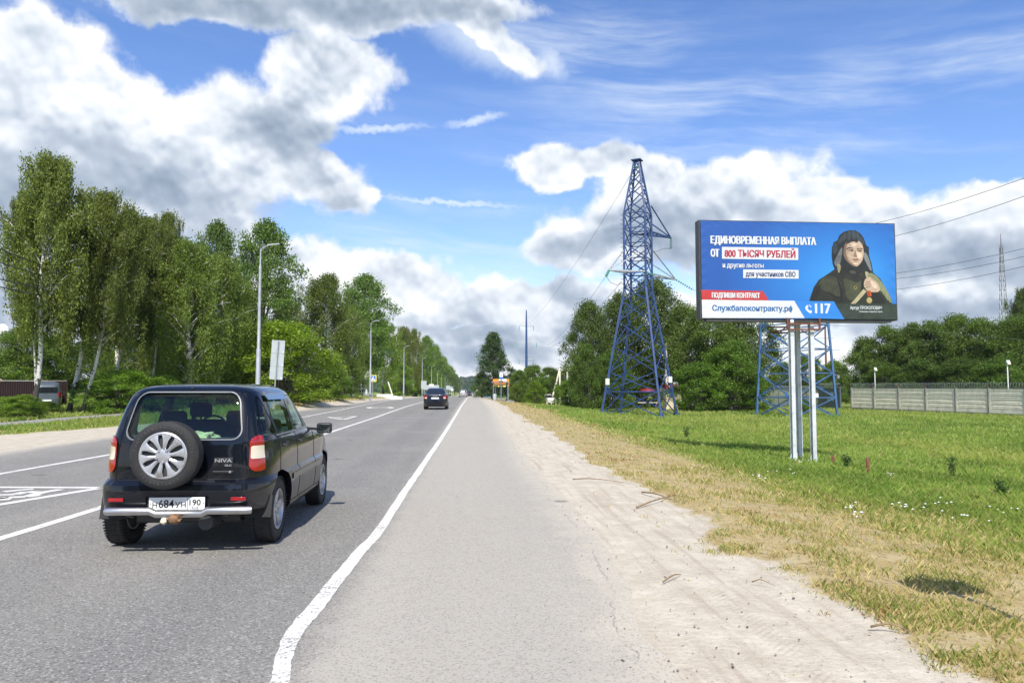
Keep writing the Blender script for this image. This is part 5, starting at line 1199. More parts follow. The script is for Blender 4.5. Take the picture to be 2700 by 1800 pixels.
    for i in range(5): pp('jacket_light', [(2030+i*24, 840+i*32), (2052+i*24, 850+i*32), (2050+i*22, 905+i*26), (2040+i*22, 880+i*26)]); pp('tan', [(2062+i*20, 862+i*30), (2074+i*20, 870+i*30), (2076+i*20, 900+i*24)])
    keys = [n for n, _ in PCOL]
    bm = bmesh.new()
    for li, (key, pts) in enumerate(PP):
        y = -.0068-.00006*li; P = [poster_xy(*p) for p in pts]; vs = [bm.verts.new((x*k, y, H+z)) for x, z in P]
        try: f = bm.faces.new(vs); f.material_index = keys.index(key)
        except Exception: continue
        f.normal_update()
        if f.normal.y > 0: f.normal_flip()
    bmesh.ops.triangulate(bm, faces=bm.faces); grid_cut(bm)
    pm_ = bpy.data.meshes.new('portrait'); bm.to_mesh(pm_); bm.free(); n = len(pm_.vertices)
    for v in pm_.vertices: v.co.y += surf(v.co.x, v.co.z-H)
    link('portrait', pm_, [M['pp_'+q] for q in keys], poster)
    shape([[(1568, 1021), (2211, 1023), (2213, 1184), (1660, 1180)]], M['p_green'], 'green_band', 16); shape([[(1145, 991), (1550, 996), (1660, 1181), (1250, 1170)]], M['p_blue2'], 'blue_band', 17)
    def txt(s, x0, x1, yb, cap, m, bold, lvl=19):
        X0, Z0 = poster_xy(x0, yb); X1, Z1 = poster_xy(x1, yb+(x1-x0)*.0165); c = cap/1010*3; e = c*bold*1.1
        o = fit_text(s, X0*k+e, X1*k-e, H+Z0, c, 0, M[m], poster, 'lettering', .012, 0); me_ = o.data; bm = bmesh.new()
        for q, dx in enumerate((-1, -.33, .33, 1)):      # overprinted copies thicken the strokes
            n0 = len(bm.verts); bm.from_mesh(me_); bm.verts.ensure_lookup_table()
            for v in bm.verts[n0:]:
                v.co.x += dx*e; v.co.y = surf(v.co.x, v.co.z-H)-.006-.0004*lvl-.0002*q
        bm.to_mesh(me_); bm.free()
    txt('ЕДИНОВРЕМЕННАЯ ВЫПЛАТА', 288, 1376, 389, 80, 'p_white', .055); txt('ОТ', 288, 378, 528, 79, 'p_white', .055); txt('800 ТЫСЯЧ РУБЛЕЙ', 430, 1160, 529, 74, 'p_pink', .035)
    txt('и другие льготы', 410, 830, 641, 52, 'p_white', .02); txt('для участников СВО', 645, 1158, 733, 52, 'p_navy', .02); txt('ПОДПИШИ КОНТРАКТ', 298, 790, 957, 54, 'p_white', .045)
    txt('Службапоконтракту.рф', 302, 1130, 1092, 58, 'p_urlblue', .035); txt('117', 1355, 1520, 1119, 106, 'p_white', .045); txt('Артур ПРОКОПОВИЧ', 1720, 2055, 1077, 33, 'p_white', .01); txt('Наводчик-оператор танка', 1815, 2058, 1109, 17, 'p_white', .0)
    shape([spl([(1262, 1046), (1278, 1034), (1288, 1050), (1279, 1062), (1286, 1080), (1300, 1092), (1314, 1088), (1324, 1104), (1310, 1120), (1284, 1108), (1260, 1082), (1254, 1060)], 3)], M['p_white'], 'phone_icon', 19)
    shape([[(1292, 1030), (1308, 1038), (1320, 1058), (1314, 1061), (1304, 1045), (1290, 1037)]], M['p_white'], 'phone_icon', 19)
    # carcass bars under the panel, posts
    inv = Matrix.Rotation(-ang, 4, 'Z') @ Matrix.Translation(-Vector((a.x, a.y, g0)))
    tops = []
    for px, D in ((2087.5, 22.75), (2104, 23.9), (2140, 22.85)):
        gp = GD(px, D); q = inv @ gp; top = H-.02; tops.append(q)
        mb = MB(); t = .014; w, dp = .115, .16
        mb.box((q.x, q.y-dp/2, (q.z+top)/2), (w, t, top-q.z)); mb.box((q.x, q.y+dp/2, (q.z+top)/2), (w, t, top-q.z)); mb.box((q.x+.0, q.y, (q.z+top)/2), (t, dp-t, top-q.z)); 
        p = mb.build('post', M['postwhite'], root); MB().box((q.x, q.y, q.z+.012), (.32, .34, .024)).build('base_plate', M['postwhite'], p)
        for s in (-1, 1): MB().add([(q.x+s*.07, q.y, q.z+.02), (q.x+s*.15, q.y, q.z+.02), (q.x+s*.07, q.y, q.z+.22), (q.x+s*.07, q.y+.01, q.z+.02), (q.x+s*.15, q.y+.01, q.z+.02), (q.x+s*.07, q.y+.01, q.z+.22)], [(0, 1, 2), (5, 4, 3), (0, 3, 4, 1), (1, 4, 5, 2), (2, 5, 3, 0)]).build('gusset', M['postwhite'], p)
        MB().box((q.x, q.y-dp/2-.009, top-.47), (w*.98, .004, .07)).build('stencil_band', M['signback'], p)
    x0, x1 = tops[0].x-.20, tops[2].x+.20; ym = (tops[0].y+tops[1].y)/2
    for yy in (tops[0].y-.13, tops[1].y+.16):
        for zz in (H-.15, H-.33): MB().bar((x0, yy, zz), (x1, yy, zz), .045).build('carcass_bar', M['rust'], root)
    for xx in (x0+.02, x1-.02):
        MB().bar((xx, tops[0].y-.16, H-.34), (xx, tops[0].y-.16, H+.02), .05).build('carcass_bar', M['rust'], root); MB().bar((xx, tops[0].y-.13, H-.33), (xx, tops[1].y+.16, H-.33), .04).build('carcass_bar', M['rust'], root)
M['postwhite'] = mat('white_steel_post', (.56, .58, .60), .5, noise=.07, nscale=2, dirt=((.36, .37, .36), 2.5))
build_billboard()
for px, yt, yb, l in ((2197, 1200, 1222, 'shorter rusty pipe stub near the billboard posts'), (2288.5, 1206, 1245, 'taller rusty pipe stub standing in the grass right of the billboard posts')):
    g_ = GP(px, yb+3); D_ = g_.y*math.cos(YAW)+g_.x*math.sin(YAW); h_ = PX(px, yt, D_).z-g_.z
    o = MB().lathe([(.0005, h_), (.03, h_-.004), (.042, h_-.02), (.042, -.05), (.0005, -.05)], 14).build('pipe_stub', M['rust'], sm=40); o.location = g_; tag(o, l, 'pipe stub', 'rusty pipe stubs in the grass')

# ================================================================== PYLONS
def sq(c, h, rot, z):
    return [Vector((c.x+h*math.sqrt(2)*math.cos(rot+q*math.pi/2), c.y+h*math.sqrt(2)*math.sin(rot+q*math.pi/2), z)) for q in range(4)]
def lattice(c, rot, prof, levels, leg, br, horiz, base, z0):
    """prof: [(z, halfwidth)]; returns leg tubes (4 MBs) and one bracing MB, in coordinates relative to the base"""
    hw = lambda z: float(np.interp(z, [p[0] for p in prof], [p[1] for p in prof]))
    legs = [MB() for _ in range(4)]; B = MB(); O = Vector((c.x, c.y, z0)); zs = [p[0] for p in prof]
    for q in range(4):
        for za, zb in zip(zs[:-1], zs[1:]): legs[q].bar(sq(c, hw(za), rot, za)[q]-O, sq(c, hw(zb), rot, zb)[q]-O, leg*(1 if za < zs[-2] else .8))
        legs[q].box(sq(c, hw(zs[0]), rot, zs[0])[q]-O+Vector((0, 0, .05)), (leg*3, leg*3, .35))
    for i, (za, zb) in enumerate(zip(levels[:-1], levels[1:])):
        A = sq(c, hw(za), rot, za); Bt = sq(c, hw(zb), rot, zb)
        for q in range(4):
            r = (q+1) % 4; B.bar(A[q]-O, Bt[r]-O, br); B.bar(A[r]-O, Bt[q]-O, br)
            if zb in horiz: B.bar(Bt[q]-O, Bt[r]-O, br*1.1)
    return legs, B
def insul(a, b, n=7, r=.12):
    """string of glass discs from a to b"""
    mb = MB(); a = Vector(a); b = Vector(b); d = (b-a).normalized(); L = (b-a).length; rot = d.to_track_quat('Z', 'Y').to_matrix()
    for i in range(n):
        c = a+d*L*(i+.5)/n; k = len(mb.v); mb.lathe([(.0005, -.05), (.03, -.05), (r, -.01), (r*.8, .03), (.03, .05), (.0005, .05)], 10)
        mb.v[k:] = [tuple(c+rot @ Vector(v)) for v in mb.v[k:]]
    mb.tube([a, b], .02, 5); return mb
c0 = Vector(cw(11.55, 67.2)+(0,)); zb = -1.05; zy = lambda y, D=67.2: PX(1690, y, D).z
e1 = Vector(cw(7.27, 2.39)+(0,)); rot1 = math.atan2(e1.y, e1.x)
Zs, Zn, Zt = zy(762), zy(566), zy(424)
lv = [zb, zy(1032), zy(981), zy(914), zy(849), zy(796), Zs]; lv2 = [Zs+(Zn-Zs)*q/5 for q in range(6)]; lv3 = [Zn+(Zt-Zn)*q for q in (0, .27, .5, .72, .88, 1)]
py = empty('power_pylon', (c0.x, c0.y, zb), 0, 'tall blue lattice power pylon with pointed top beside the field', 'pylon')
legs, br_ = lattice(c0, rot1, [(zb, 2.72), (Zs, 1.0), (Zn, 1.0), (Zt, .22)], lv+lv2[1:]+lv3[1:], .17, .075, set(lv2)|{lv[1], lv[6]}, None, zb)
for q in legs: q.build('leg', M['blue'], py)
br_.build('bracing', M['blue'], py)
O1 = Vector((c0.x, c0.y, zb)); top4 = sq(c0, .30, rot1, Zt)
MB().box(Vector((c0.x, c0.y, Zt+.03))-O1, (.9, .9, .08), Matrix.Rotation(rot1+math.pi/4, 3, 'Z')).build('top_plate', M['blue'], py)
S1 = lambda z: sq(c0, 1.0, rot1, z)
tipL = PX(1606, 712, 65.2); tipR = PX(1782, 737, 71.6); tipU = PX(1769, 627, 70.5)
def arm(tip, zl, zu, nm, m1, m2, sidepts):
    mb = MB(); a, b = sidepts
    for q in (a, b):
        l = S1(zl)[q]; u = S1(zu)[q]; mb.bar(l-O1, tip-O1, .12); mb.bar(u-O1, tip-O1, .09)
    l0, l1 = S1(zl)[a], S1(zl)[b]; 
    for t in (.2, .4, .6, .8):
        mb.bar(l0.lerp(tip, t)-O1, l1.lerp(tip, t)-O1, .07)
    for t0, t1 in ((0, .2), (.2, .4), (.4, .6), (.6, .8)): mb.bar(l0.lerp(tip, t0)-O1, l1.lerp(tip, t1)-O1, .06)
    return mb.build(nm, m1, py)
arm(tipL, tipL.z, tipL.z+2.1, 'cross_arm', M['galv'], None, (2, 3 if (S1(0)[3]-tipL).length < (S1(0)[1]-tipL).length else 1))
arm(tipR, tipR.z, tipR.z+2.3, 'cross_arm', M['galv'], None, (0, 1 if (S1(0)[1]-tipR).length < (S1(0)[3]-tipR).length else 3))
arm(tipU, tipU.z, tipU.z+2.4, 'cross_arm', M['blue'], None, (0, 1 if (S1(0)[1]-tipU).length < (S1(0)[3]-tipU).length else 3))
for z_, l_ in ((zy(1006), 0), (zy(1000), 1)):
    hwz = float(np.interp(z_, [zb, Zs], [2.72, 1.0])); P_ = sq(c0, hwz, rot1, z_)
    p_ = P_[2] if l_ == 0 else P_[0]; MB().box(p_-O1+Vector((0, -.12, 0)), (.34, .03, .55)).build('notice_plate', M['white'], py)
ladder = MB(); 
for z_ in np.arange(Zs, Zn, .42): a_ = S1(z_)[2]-O1; ladder.bar(a_, a_+Vector((-.32, -.03, 0)), .035)
ladder.build('step_bolts', M['blue'], py)
topL = Vector((c0.x, c0.y, Zt-.6)); iT = PX(1677, 438, 66.6)
insul(topL-O1, iT-O1, 3).build('insulator', M['glass_ins'], py, sm=60)
eL = PX(1598, 728, 64.8); insul(tipL-O1, eL-O1, 7).build('insulator', M['glass_ins'], py, sm=60)
eR = PX(1826, 763, 70.5); insul(tipR-O1, eR-O1, 8).build('insulator', M['glass_ins'], py, sm=60)
eU = tipU-Vector((0, 0, 1.05)); insul(tipU-O1, eU-O1, 6, .15).build('insulator', M['glass_ins'], py, sm=60)
eM = PX(1726, 726, 66.0); insul(PX(1700, 716, 66)-O1, eM-O1, 7).build('insulator', M['glass_ins'], py, sm=60)
MB().tube([eU-O1, PX(1750, 655, 69.5)-O1, PX(1732, 663, 68)-O1, PX(1712, 668, 67)-O1], .02, 5).build('jumper_wire', M['wire'], py)
MB().tube([eL-O1, PX(1610, 745, 65)-O1, PX(1628, 752, 65.5)-O1, PX(1640, 742, 66)-O1], .02, 5).build('jumper_wire', M['wire'], py)

c2 = Vector(cw((2096-1350)/F*67, 67)+(0,)); e2 = Vector(cw(6.06, -3.08)+(0,)); rot2 = math.atan2(e2.y, e2.x); z2 = -1.15
zz2 = [z2]+[PX(2096, y, 67).z for y in (1047, 984, 921, 858)]+[9.6, 12.0, 14.2]
p2 = empty('power_pylon', (c2.x, c2.y, z2), 0, 'wide faded blue lattice pylon seen behind the billboard posts', 'pylon')
legs, br_ = lattice(c2, rot2, [(z2, 2.42), (7.4, 2.02), (14.2, 1.6)], zz2, .17, .08, set(zz2[1:]), None, z2)
for q in legs: q.build('leg', M['lblue'], p2)
br_.build('bracing', M['lblue'], p2); 
MB().box(PX(2153, 1042, 64.5)-Vector((c2.x, c2.y, z2)), (.32, .03, .36)).build('notice_plate', M['white'], p2); MB().box(PX(2073, 1040, 64.5)-Vector((c2.x, c2.y, z2)), (.22, .03, .42)).build('notice_plate', M['p_urlblue'], p2)

# tall tubular mast far behind
mD = 250; mb_ = GD(1388, mD); mt = PX(1388.5, 817, mD)
mst = empty('power_mast', mb_, 0, 'slim blue steel power mast rising far behind the bushes', 'power mast'); Hm = mt.z-mb_.z
MB().tube([(0, 0, 0), (0, 0, Hm*.45), (0, 0, Hm*.85), (0, 0, Hm)], [.5, .42, .3, .16], 12).build('shaft', M['blue'], mst, sm=60)
for y, w0, w1 in ((859, -19, 19), (903, -26, 27), (946, -19, 18)):
    z_ = PX(1388, y, mD).z-mb_.z; a_ = w0/F*mD; b_ = w1/F*mD
    A_ = MB(); A_.bar((a_, 0, z_), (b_, 0, z_), .22); A_.bar((a_, 0, z_), (0, 0, z_+1.8), .12); A_.bar((b_, 0, z_), (0, 0, z_+1.8), .12); A_.build('cross_arm', M['galv'], mst)
    for q in (a_, b_): MB().tube([(q, 0, z_), (q, 0, z_-1.6)], .14, 6).build('insulator', M['glass_ins'], mst)
def wire(a, b, sag, label, r=.016, n=26, cat='cable', mids=None, group='power lines'):
    a = Vector(a); b = Vector(b); P = [a.lerp(b, t)-Vector((0, 0, 4*sag*t*(1-t))) for t in [i/n for i in range(n+1)]]
    o = MB().tube([p-a for p in P], r, 5, caps=False).build('power_cable', M['wire'], sm=180); o.location = a; tag(o, label, cat, group); return o
MA = lambda px, y: PX(px, y, mD)
wire(iT, MA(1381, 863), 2.2, 'highest cable sloping from the pylon tip down to the left')
wire(eL, MA(1415, 906), 2.8, 'cable from the left arm of the pylon towards the distant mast')
wire(PX(1640, 742, 66.5), MA(1407, 905), 3.4, 'cable just right of the left arm cable of the pylon')
wire(PX(1720, 860, 72), MA(1375, 950), 3.8, 'low sagging cable behind the trees left of the pylon')
for q, (s_, e_, sg, l_) in enumerate([(PX(2100, 620, 67), PX(2960, 372, 30), .8, 'upper of two cables rising to the right above the billboard'), (PX(2170, 655, 67), PX(2960, 418, 32), .7, 'lower of two cables rising to the right above the billboard'),
        (PX(2100, 740, 68), PX(2960, 584, 46), .9, 'top one of three cables right of the billboard'), (PX(2150, 745, 68), PX(2960, 607, 46), .9, 'middle one of three cables right of the billboard'), (PX(2100, 776, 68), PX(2960, 632, 46), 1.0, 'lowest of three cables right of the billboard')]): wire(s_, e_, sg, l_)
wire(PX(2230, 838, 70), PX(2960, 905, 78), .6, 'thin cable crossing the trees over the concrete fence'); wire(eR, PX(2240, 860, 90), .8, 'cable from the right arm running behind the billboard')

# lattice radio mast
rD = 125; rb = GD(2652, rD); rt = PX(2649, 648, rD)
rm = empty('lattice_mast', rb, 0, 'slender lattice mast with a spike above the trees at the right', 'mast'); Hh = rt.z-rb.z; cc_ = Vector((0, 0, 0))
legs, br_ = lattice(cc_, .5, [(0, .8), (Hh, .16)], list(np.linspace(0, Hh, 18)), .07, .045, set(), None, 0)
for q in legs: q.build('leg', M['dark'], rm)
br_.build('bracing', M['galv'], rm); MB().tube([(0, 0, Hh-.3), (0, 0, PX(2649, 616, rD).z-rb.z)], [.07, .03], 6).build('spike', M['rust'], rm)
# concrete poles seen between pylon and gate
def upole(px, D, ytop, label, arms=((0, .9),), m='conc', r=.13, extra=None):
    b = GD(px, D); t = PX(px, ytop, D); h = t.z-b.z; o = empty('utility_pole', b, 0, label, 'utility pole', 'utility poles'); MB().tube([(0, 0, -.1), (0, 0, h)], [r*1.3, r*.8], 8).build('shaft', M[m], o, sm=60)
    for dz, w in arms:
        MB().bar((-w, 0, h-dz), (w, 0, h-dz), .09).build('cross_arm', M['dark'], o)
        for s in (-1, 1): MB().tube([(s*w*.9, 0, h-dz), (s*w*.9, 0, h-dz+.22)], .045, 6).build('insulator', M['white'], o)
    return o
upole(2178, 190, 855, 'brown pole with two arms right of the second pylon', ((0, 1.2), (3.6, 2.2), (6.6, 3.9)), 'rust', .25)
upole(2200, 240, 945, 'small distant pole at the right of the second pylon', ((0, 1.8), (.8, 2.4)), 'rust', .2)
upole(1496, 121, 970, 'pale concrete pole above the bushes left of the pylon', ((.2, .9),), 'conc', .17)
upole(1476, 124, 968, 'twin legged pale pole with a lamp above the bushes', ((.2, 1.0),), 'conc', .17)
b_ = GD(1476, 124); h_ = PX(1476, 972, 124).z-b_.z; MB().tube([(-1.6, 0, 0), (0, 0, h_)], .15, 6).build('brace', M['conc'], bpy.data.objects['utility_pole.003'])
upole(1757, 92, 905, 'white concrete pole with cable stays behind the right pylon leg', ((.4, .5), (1.6, .5)), 'conc', .16)
st_ = bpy.data.objects['utility_pole.004']; MB().tube([(-1.5, 0, 0), (-.1, 0, 4.6)], .05, 5).build('brace', M['concdark'], st_); MB().tube([(-1.1, .1, 0), (-.1, 0, 4.6)], .05, 5).build('brace', M['concdark'], st_)
up = upole(308, 62, 842, 'pale concrete pole between the birches at the left', ((.2, .8), (.7, .8)), 'conc', .16)
pt = PX(308, 850, 62)
for q, (y0, l_) in enumerate(((632, 'topmost cable entering at the left edge'), (673, 'second cable from the top at the left edge'), (728, 'third cable from the top at the left edge'), (742, 'lowest cable at the left edge'))):
    y_ = y0-(y0-540)*.0-60; wire(PX(-260, y0-85+q*12, 26), PX(330, 770+q*14, 58), .25, l_, .03, group='cables at the left edge')
wire(PX(-80, 868, 58), PX(430, 872, 66), .3, 'thin cable low behind the birch trunks', .02, group='cables at the left edge')

# ================================================================== CONCRETE FENCE
def fence_panel_mesh(L=3.86, H=2.25):
    mb = MB(); t = .10; mb.box((L/2, 0, H/2), (L, t, H))
    for sx in (.10, L-.10): mb.box((sx, -t/2-.012, H/2), (.20, .022, H-.01))
    mb.box((L/2, -t/2-.012, H-.09), (L-.4, .022, .18)); mb.box((L/2, -t/2-.012, .16), (L-.4, .022, .32)); n = 15
    for r in range(4):
        z0 = .42+r*.41
        for i in range(n):
            x0 = .27+i*(L-.54)/n; w = (L-.54)/n
            for (dz, off) in ((0, 0), (.145, .5)):
                xx = x0+off*w
                if xx+w > L-.2: continue
                b = [(xx, -t/2-.001, z0+dz), (xx+w, -t/2-.001, z0+dz), (xx+w, -t/2-.001, z0+dz+.14), (xx, -t/2-.001, z0+dz+.14), (xx+w*.5, -t/2-.055, z0+dz+.09)]
                mb.add(b, [(0, 1, 4), (1, 2, 4), (2, 3, 4), (3, 0, 4)])
    return mb.mesh('fence_panel', False)
fpm = fence_panel_mesh(); fpm.materials.append(M['conc'])
fpost = MB().box((0, 0, 1.3), (.16, .24, 2.7)).mesh('post'); fpost.materials.append(M['concdark'])
def coil(P0, P1, z, r=.27, pitch=.30):
    d = (P1-P0); L = d.length; d.normalize(); nrm = Vector((-d.y, d.x, 0)); n = int(L/pitch*12); pts = []
    for i in range(n+1): t = i/12*2*math.pi; pts.append(P0+d*(L*i/n)+nrm*(r*math.cos(t))+Vector((0, 0, z+r*math.sin(t)+.03*math.sin(i*.13)))) 
    return MB().tube(pts, .021, 3, caps=False)
def concrete_fence(A, B, npan, label, z0f, wiremat):
    d = B-A; L = d.length; ang = math.atan2(d.y, d.x); st = L/npan; o = empty('concrete_fence', (A.x, A.y, z0f(0)), 0, label, 'fence'); O = Vector(o.location)
    for i in range(npan+1):
        p = A.lerp(B, i/npan); q = link('fence_post', fpost, None, o); q.location = (p.x-O.x, p.y-O.y, z0f(i/npan)-.1-O.z); q.rotation_euler = (0, 0, ang)
        if i < npan:
            q = link('fence_panel', fpm, None, o); q.location = (p.x+math.cos(ang)*.07-O.x, p.y+math.sin(ang)*.07-O.y, z0f((i+.5)/npan)+.22-O.z); q.rotation_euler = (0, 0, ang); q.scale = (st/4.0, 1, 1)
            MB().box((0, .02, .1), (st-.2, .22, .32)).build('plinth', M['concdark'], o); q = KIDS[o.name][-1]; m_ = A.lerp(B, (i+.5)/npan); q.location = (m_.x-O.x, m_.y-O.y, z0f((i+.5)/npan)-O.z); q.rotation_euler = (0, 0, ang)
        br = MB().bar((0, 0, 2.5), (-.30, .0, 3.0), .05); br.build('wire_bracket', M['rust'], o); q = KIDS[o.name][-1]; q.location = (p.x-O.x, p.y-O.y, z0f(i/npan)-O.z); q.rotation_euler = (0, 0, ang)
    m_ = coil(Vector((A.x-O.x, A.y-O.y, 0)), Vector((B.x-O.x, B.y-O.y, 0)), 2.5+.29); m_.build('razor_wire', wiremat, o, sm=180)
    return o
M['razor'] = mat('razor_wire_steel', (.16, .19, .18), .5, .4)
FA = Vector(cw(45.25, 66.2)+(0,)); FB = Vector(cw(40.3, 88)+(0,)); ud = (FB-FA).normalized(); st4 = (FB-FA).length/5.5
Fend = FA-ud*st4*3
def dz_(P): return PX(2600, 1098, 67).z
concrete_fence(FB+ud*.0, Fend, 9, 'light concrete panel fence topped with coiled razor wire', lambda t: -1.10, M['razor'])
GA = Vector(cw((2213-1350)/F*91, 91)+(0,)); GB = Vector(cw((2155-1350)/F*97, 97)+(0,)); GC = Vector(cw((2010-1350)/F*117, 117)+(0,))
concrete_fence(GC, GB, 6, 'shaded concrete fence behind the second pylon, left of the gate', lambda t: -1.42, M['razor'])
gt = empty('metal_gate', (GA.x, GA.y, -1.25), math.atan2((GB-GA).y, (GB-GA).x), 'dark grey green steel gate in the concrete fence', 'gate'); gl = (GB-GA).length
M['gate'] = mat('gate_paint', (.075, .10, .11), .55, noise=.12)
for q in (0, 1): MB().box((gl*(.25+.5*q), 0, 1.35), (gl*.49, .06, 2.5)).build('gate_leaf', M['gate'], gt)
for q in (0, 1): MB().box((gl*q, 0, 1.4), (.16, .16, 2.8)).build('gate_post', M['gate'], gt)
MB().box((gl*.34, .05, 1.75), (.7, .02, .75)).build('notice', M['signback'], gt)
for q in (.2, .3, .42, .52): MB().box((gl*q, .05, 1.2), (.28, .02, .28)).build('notice', M['signback'], gt)
MB().box((gl*.7, .05, .85), (.5, .02, .4)).build('red_mark', M['rust'], gt)
coil(Vector((0, 0, 0)), Vector((gl, 0, 0)), 2.95).build('razor_wire', M['razor'], gt, sm=180)
for px, yt, D, l in ((2297, 973, 87.9, 'floodlight post over the fence nearer the billboard'), (2645, 955, 69.3, 'floodlight post over the fence near the right edge')):
    b = PX(px, 1026, D); h = PX(px, yt, D).z-b.z; o = empty('floodlight', b-Vector((-.5, 0, .1)), 0, l, 'floodlight', 'floodlights on the fence'); MB().tube([(0, 0, -.3), (0, 0, h)], .05, 8).build('post', M['white'], o); MB().box((.06, -.06, h+.1), (.34, .14, .42), Matrix.Rotation(R(-25), 3, 'X')).build('lamp_head', M['signback'], o, bevel=.02); KIDS[o.name]
    MB().box((.06, -.16, h+.06), (.28, .02, .34), Matrix.Rotation(R(-25), 3, 'X')).build('lamp_glass', M['lampwhite'], o)

# ================================================================== STREET LAMPS
def lamp_proto(loc, label):
    o = empty('street_lamp', loc, 0, label, 'street lamp', 'street lamps along the left side of the road')
    MB().lathe([(.0005, -.1), (.125, -.1), (.118, 3.55), (.085, 3.62), (.078, 6.2), (.072, 7.85), (.072, 7.9), (.04, 8.05), (.038, 8.85), (.0005, 8.86)], 14).build('pole', M['pole'], o, sm=40)
    MB().tube([(0, 0, 8.6), (.04, 0, 8.86), (.12, 0, 8.95), (.25, 0, 9.0), (.40, 0, 9.05)], .03, 8).build('arm', M['pole'], o, sm=60)
    h = MB().box((.68, 0, 9.11), (.62, .20, .06), Matrix.Rotation(R(-7), 3, 'Y')).build('lamp_head', M['signback'], o, bevel=.02); MB().box((.70, 0, 9.075), (.42, .16, .01), Matrix.Rotation(R(-7), 3, 'Y')).build('lamp_glass', M['lampwhite'], h)
    MB().box((.0, -.119, .7), (.10, .012, .32)).build('service_door', M['dark'], o)
    return o
ordn = ['nearest', 'second', 'third', 'fourth', 'fifth', 'sixth', 'seventh', 'eighth', 'ninth', 'tenth', 'eleventh', 'twelfth']
lp = None
for i, (px, D) in enumerate([(681, 38.8), (977, 83), (1065, 128), (1113.5, 173), (1138, 218), (1154, 263), (1164, 308), (1174, 353), (1179, 400), (1186, 450), (1191, 505), (1196, 565)]):
    g_ = GD(px, D); l = ordn[i]+' street lamp from the camera on the left roadside'
    if lp is None: lp = lamp_proto(g_, l); o = lp
    else: o = copy_tree(lp); o.location = g_; o['label'] = l
# ================================================================== SIGNS
def post_sign(name, px, D, label, plates, r=.035, cat='road sign', rz=0, group=None, lean=0, xs=(0,)):
    """plates: (w, h, zc, material, dx, back)"""
    g_ = GD(px, D); o = empty(name, g_, rz, label, cat, group); zt = max(p[2]+p[1]/2 for p in plates)
    for x_ in xs: MB().tube([(x_, 0, -.1), (x_, 0, zt-.03)], r, 8).build('post', M['signback'], o, sm=60)
    for p in plates:
        w, h, zc, m = p[:4]; dx = p[4] if len(p) > 4 else 0
        MB().prism(rrect(dx, zc, w, h, min(w, h)*.06, 3), -.055-r, -.04-r).build('plate', M[m], o)
    o.rotation_euler[1] = lean; return o
# three stacked square plates seen from behind
o = empty('road_sign', GD(722, 38), R(-4), 'three stacked grey sign plates seen from behind on one post', 'road sign'); zt_ = PX(730, 896, 38).z-o.location.z
MB().tube([(0, -.04, -.1), (0, -.04, zt_-.05)], .03, 8).build('post', M['pole'], o, sm=60)
for i in range(3):
    pl_ = MB().prism(rrect(0, zt_-.345-i*.675, .68, .665, .03, 3), .012, .028).build('plate', M['signback'], o)
    MB().box((.06, .004, zt_-.345-i*.675), (.035, .014, .64)).build('rib', M['pole'], pl_); MB().box((.28, .008, zt_-.60-i*.675), (.07, .004, .05)).build('sticker', M['white'], pl_)
o.rotation_euler = (0, R(3.2), R(-4))
# pedestrian crossing sign
o = post_sign('road_sign', 983.5, 100, 'pedestrian crossing sign with yellow border on the left roadside', [(.88, .9, 2.55, 'yellow', .05)]); pl_ = KIDS[o.name][-1]
MB().prism(rrect(.05, 2.55, .68, .70, .03, 3), -.096, -.091).build('blue_field', M['signblue'], pl_); MB().prism([(-.24, 2.25), (.34, 2.25), (.05, 2.84)], -.10, -.097).build('white_triangle', M['white'], pl_)
wk = MB().prism(spl([(.05, 2.66), (.10, 2.60), (.04, 2.55)], 3), -.104, -.101).prism([(.02, 2.56), (.10, 2.54), (.12, 2.42), (.20, 2.30), (.15, 2.29), (.07, 2.42), (-.04, 2.29), (-.09, 2.31), (.03, 2.45)], -.104, -.101).build('walking_figure', M['gap'], pl_)
post_sign('road_sign', 1118, 150, 'round grey sign back left of the black sedan', [(1.1, 1.6, 2.6, 'signback', 0)])
post_sign('road_sign', 1133, 140, 'wide grey sign back above the left of the black sedan', [(3.0, .9, 2.0, 'signback', .3)], xs=(-.9, 1.3)); post_sign('road_sign', 1138, 130, 'white plate just above the roof of the black sedan', [(.8, .35, 2.35, 'white', 0)])
post_sign('road_sign', 1182, 185, 'grey sign backs right of the black sedan', [(1.0, 1.0, 2.3, 'signback', 0)]); post_sign('road_sign', 1190, 200, 'second grey sign back farther right of the black sedan', [(.8, 1.0, 2.2, 'signback', 0)]); post_sign('road_sign', 1193, 160, 'small pale plate low beside the distant lamp posts', [(.42, .42, 1.6, 'white', 0)])
# ---- right bus stop
bs_D = 97; b0 = PX(1320.5, 1048, bs_D); gB = GD(1352, bs_D)
plat = MB().box((0, 0, 0), (3.6, 12, .18)).build('bus_platform', M['concdark']); plat.location = (gB.x-1.5, gB.y+7.2, gB.z+.03); tag(plat, 'pale kerbed platform of the right bus stop', 'platform')
kerb = MB()
for i in range(8): pass
kb = MB().box((0, 0, 0), (2.9, .18, .2)).build('white_kerb', M['white']); kb.location = (gB.x-1.9, gB.y+.02, gB.z+.035); tag(kb, 'white painted kerb at the front of the right bus platform', 'kerb')
sh = empty('bus_shelter', (gB.x-1.55, gB.y+.6, gB.z+.12), 0, 'grey framed glass bus shelter on the right roadside', 'bus shelter')
M['frame'] = mat('shelter_frame', (.16, .17, .18), .5, noise=.1)
for x_ in (-.95, .95):
    for y_ in (0, 3.8): MB().box((x_*1.0, y_, 1.22), (.10 if x_ < 0 else .16, .12, 2.44)).build('post', M['frame'], sh)
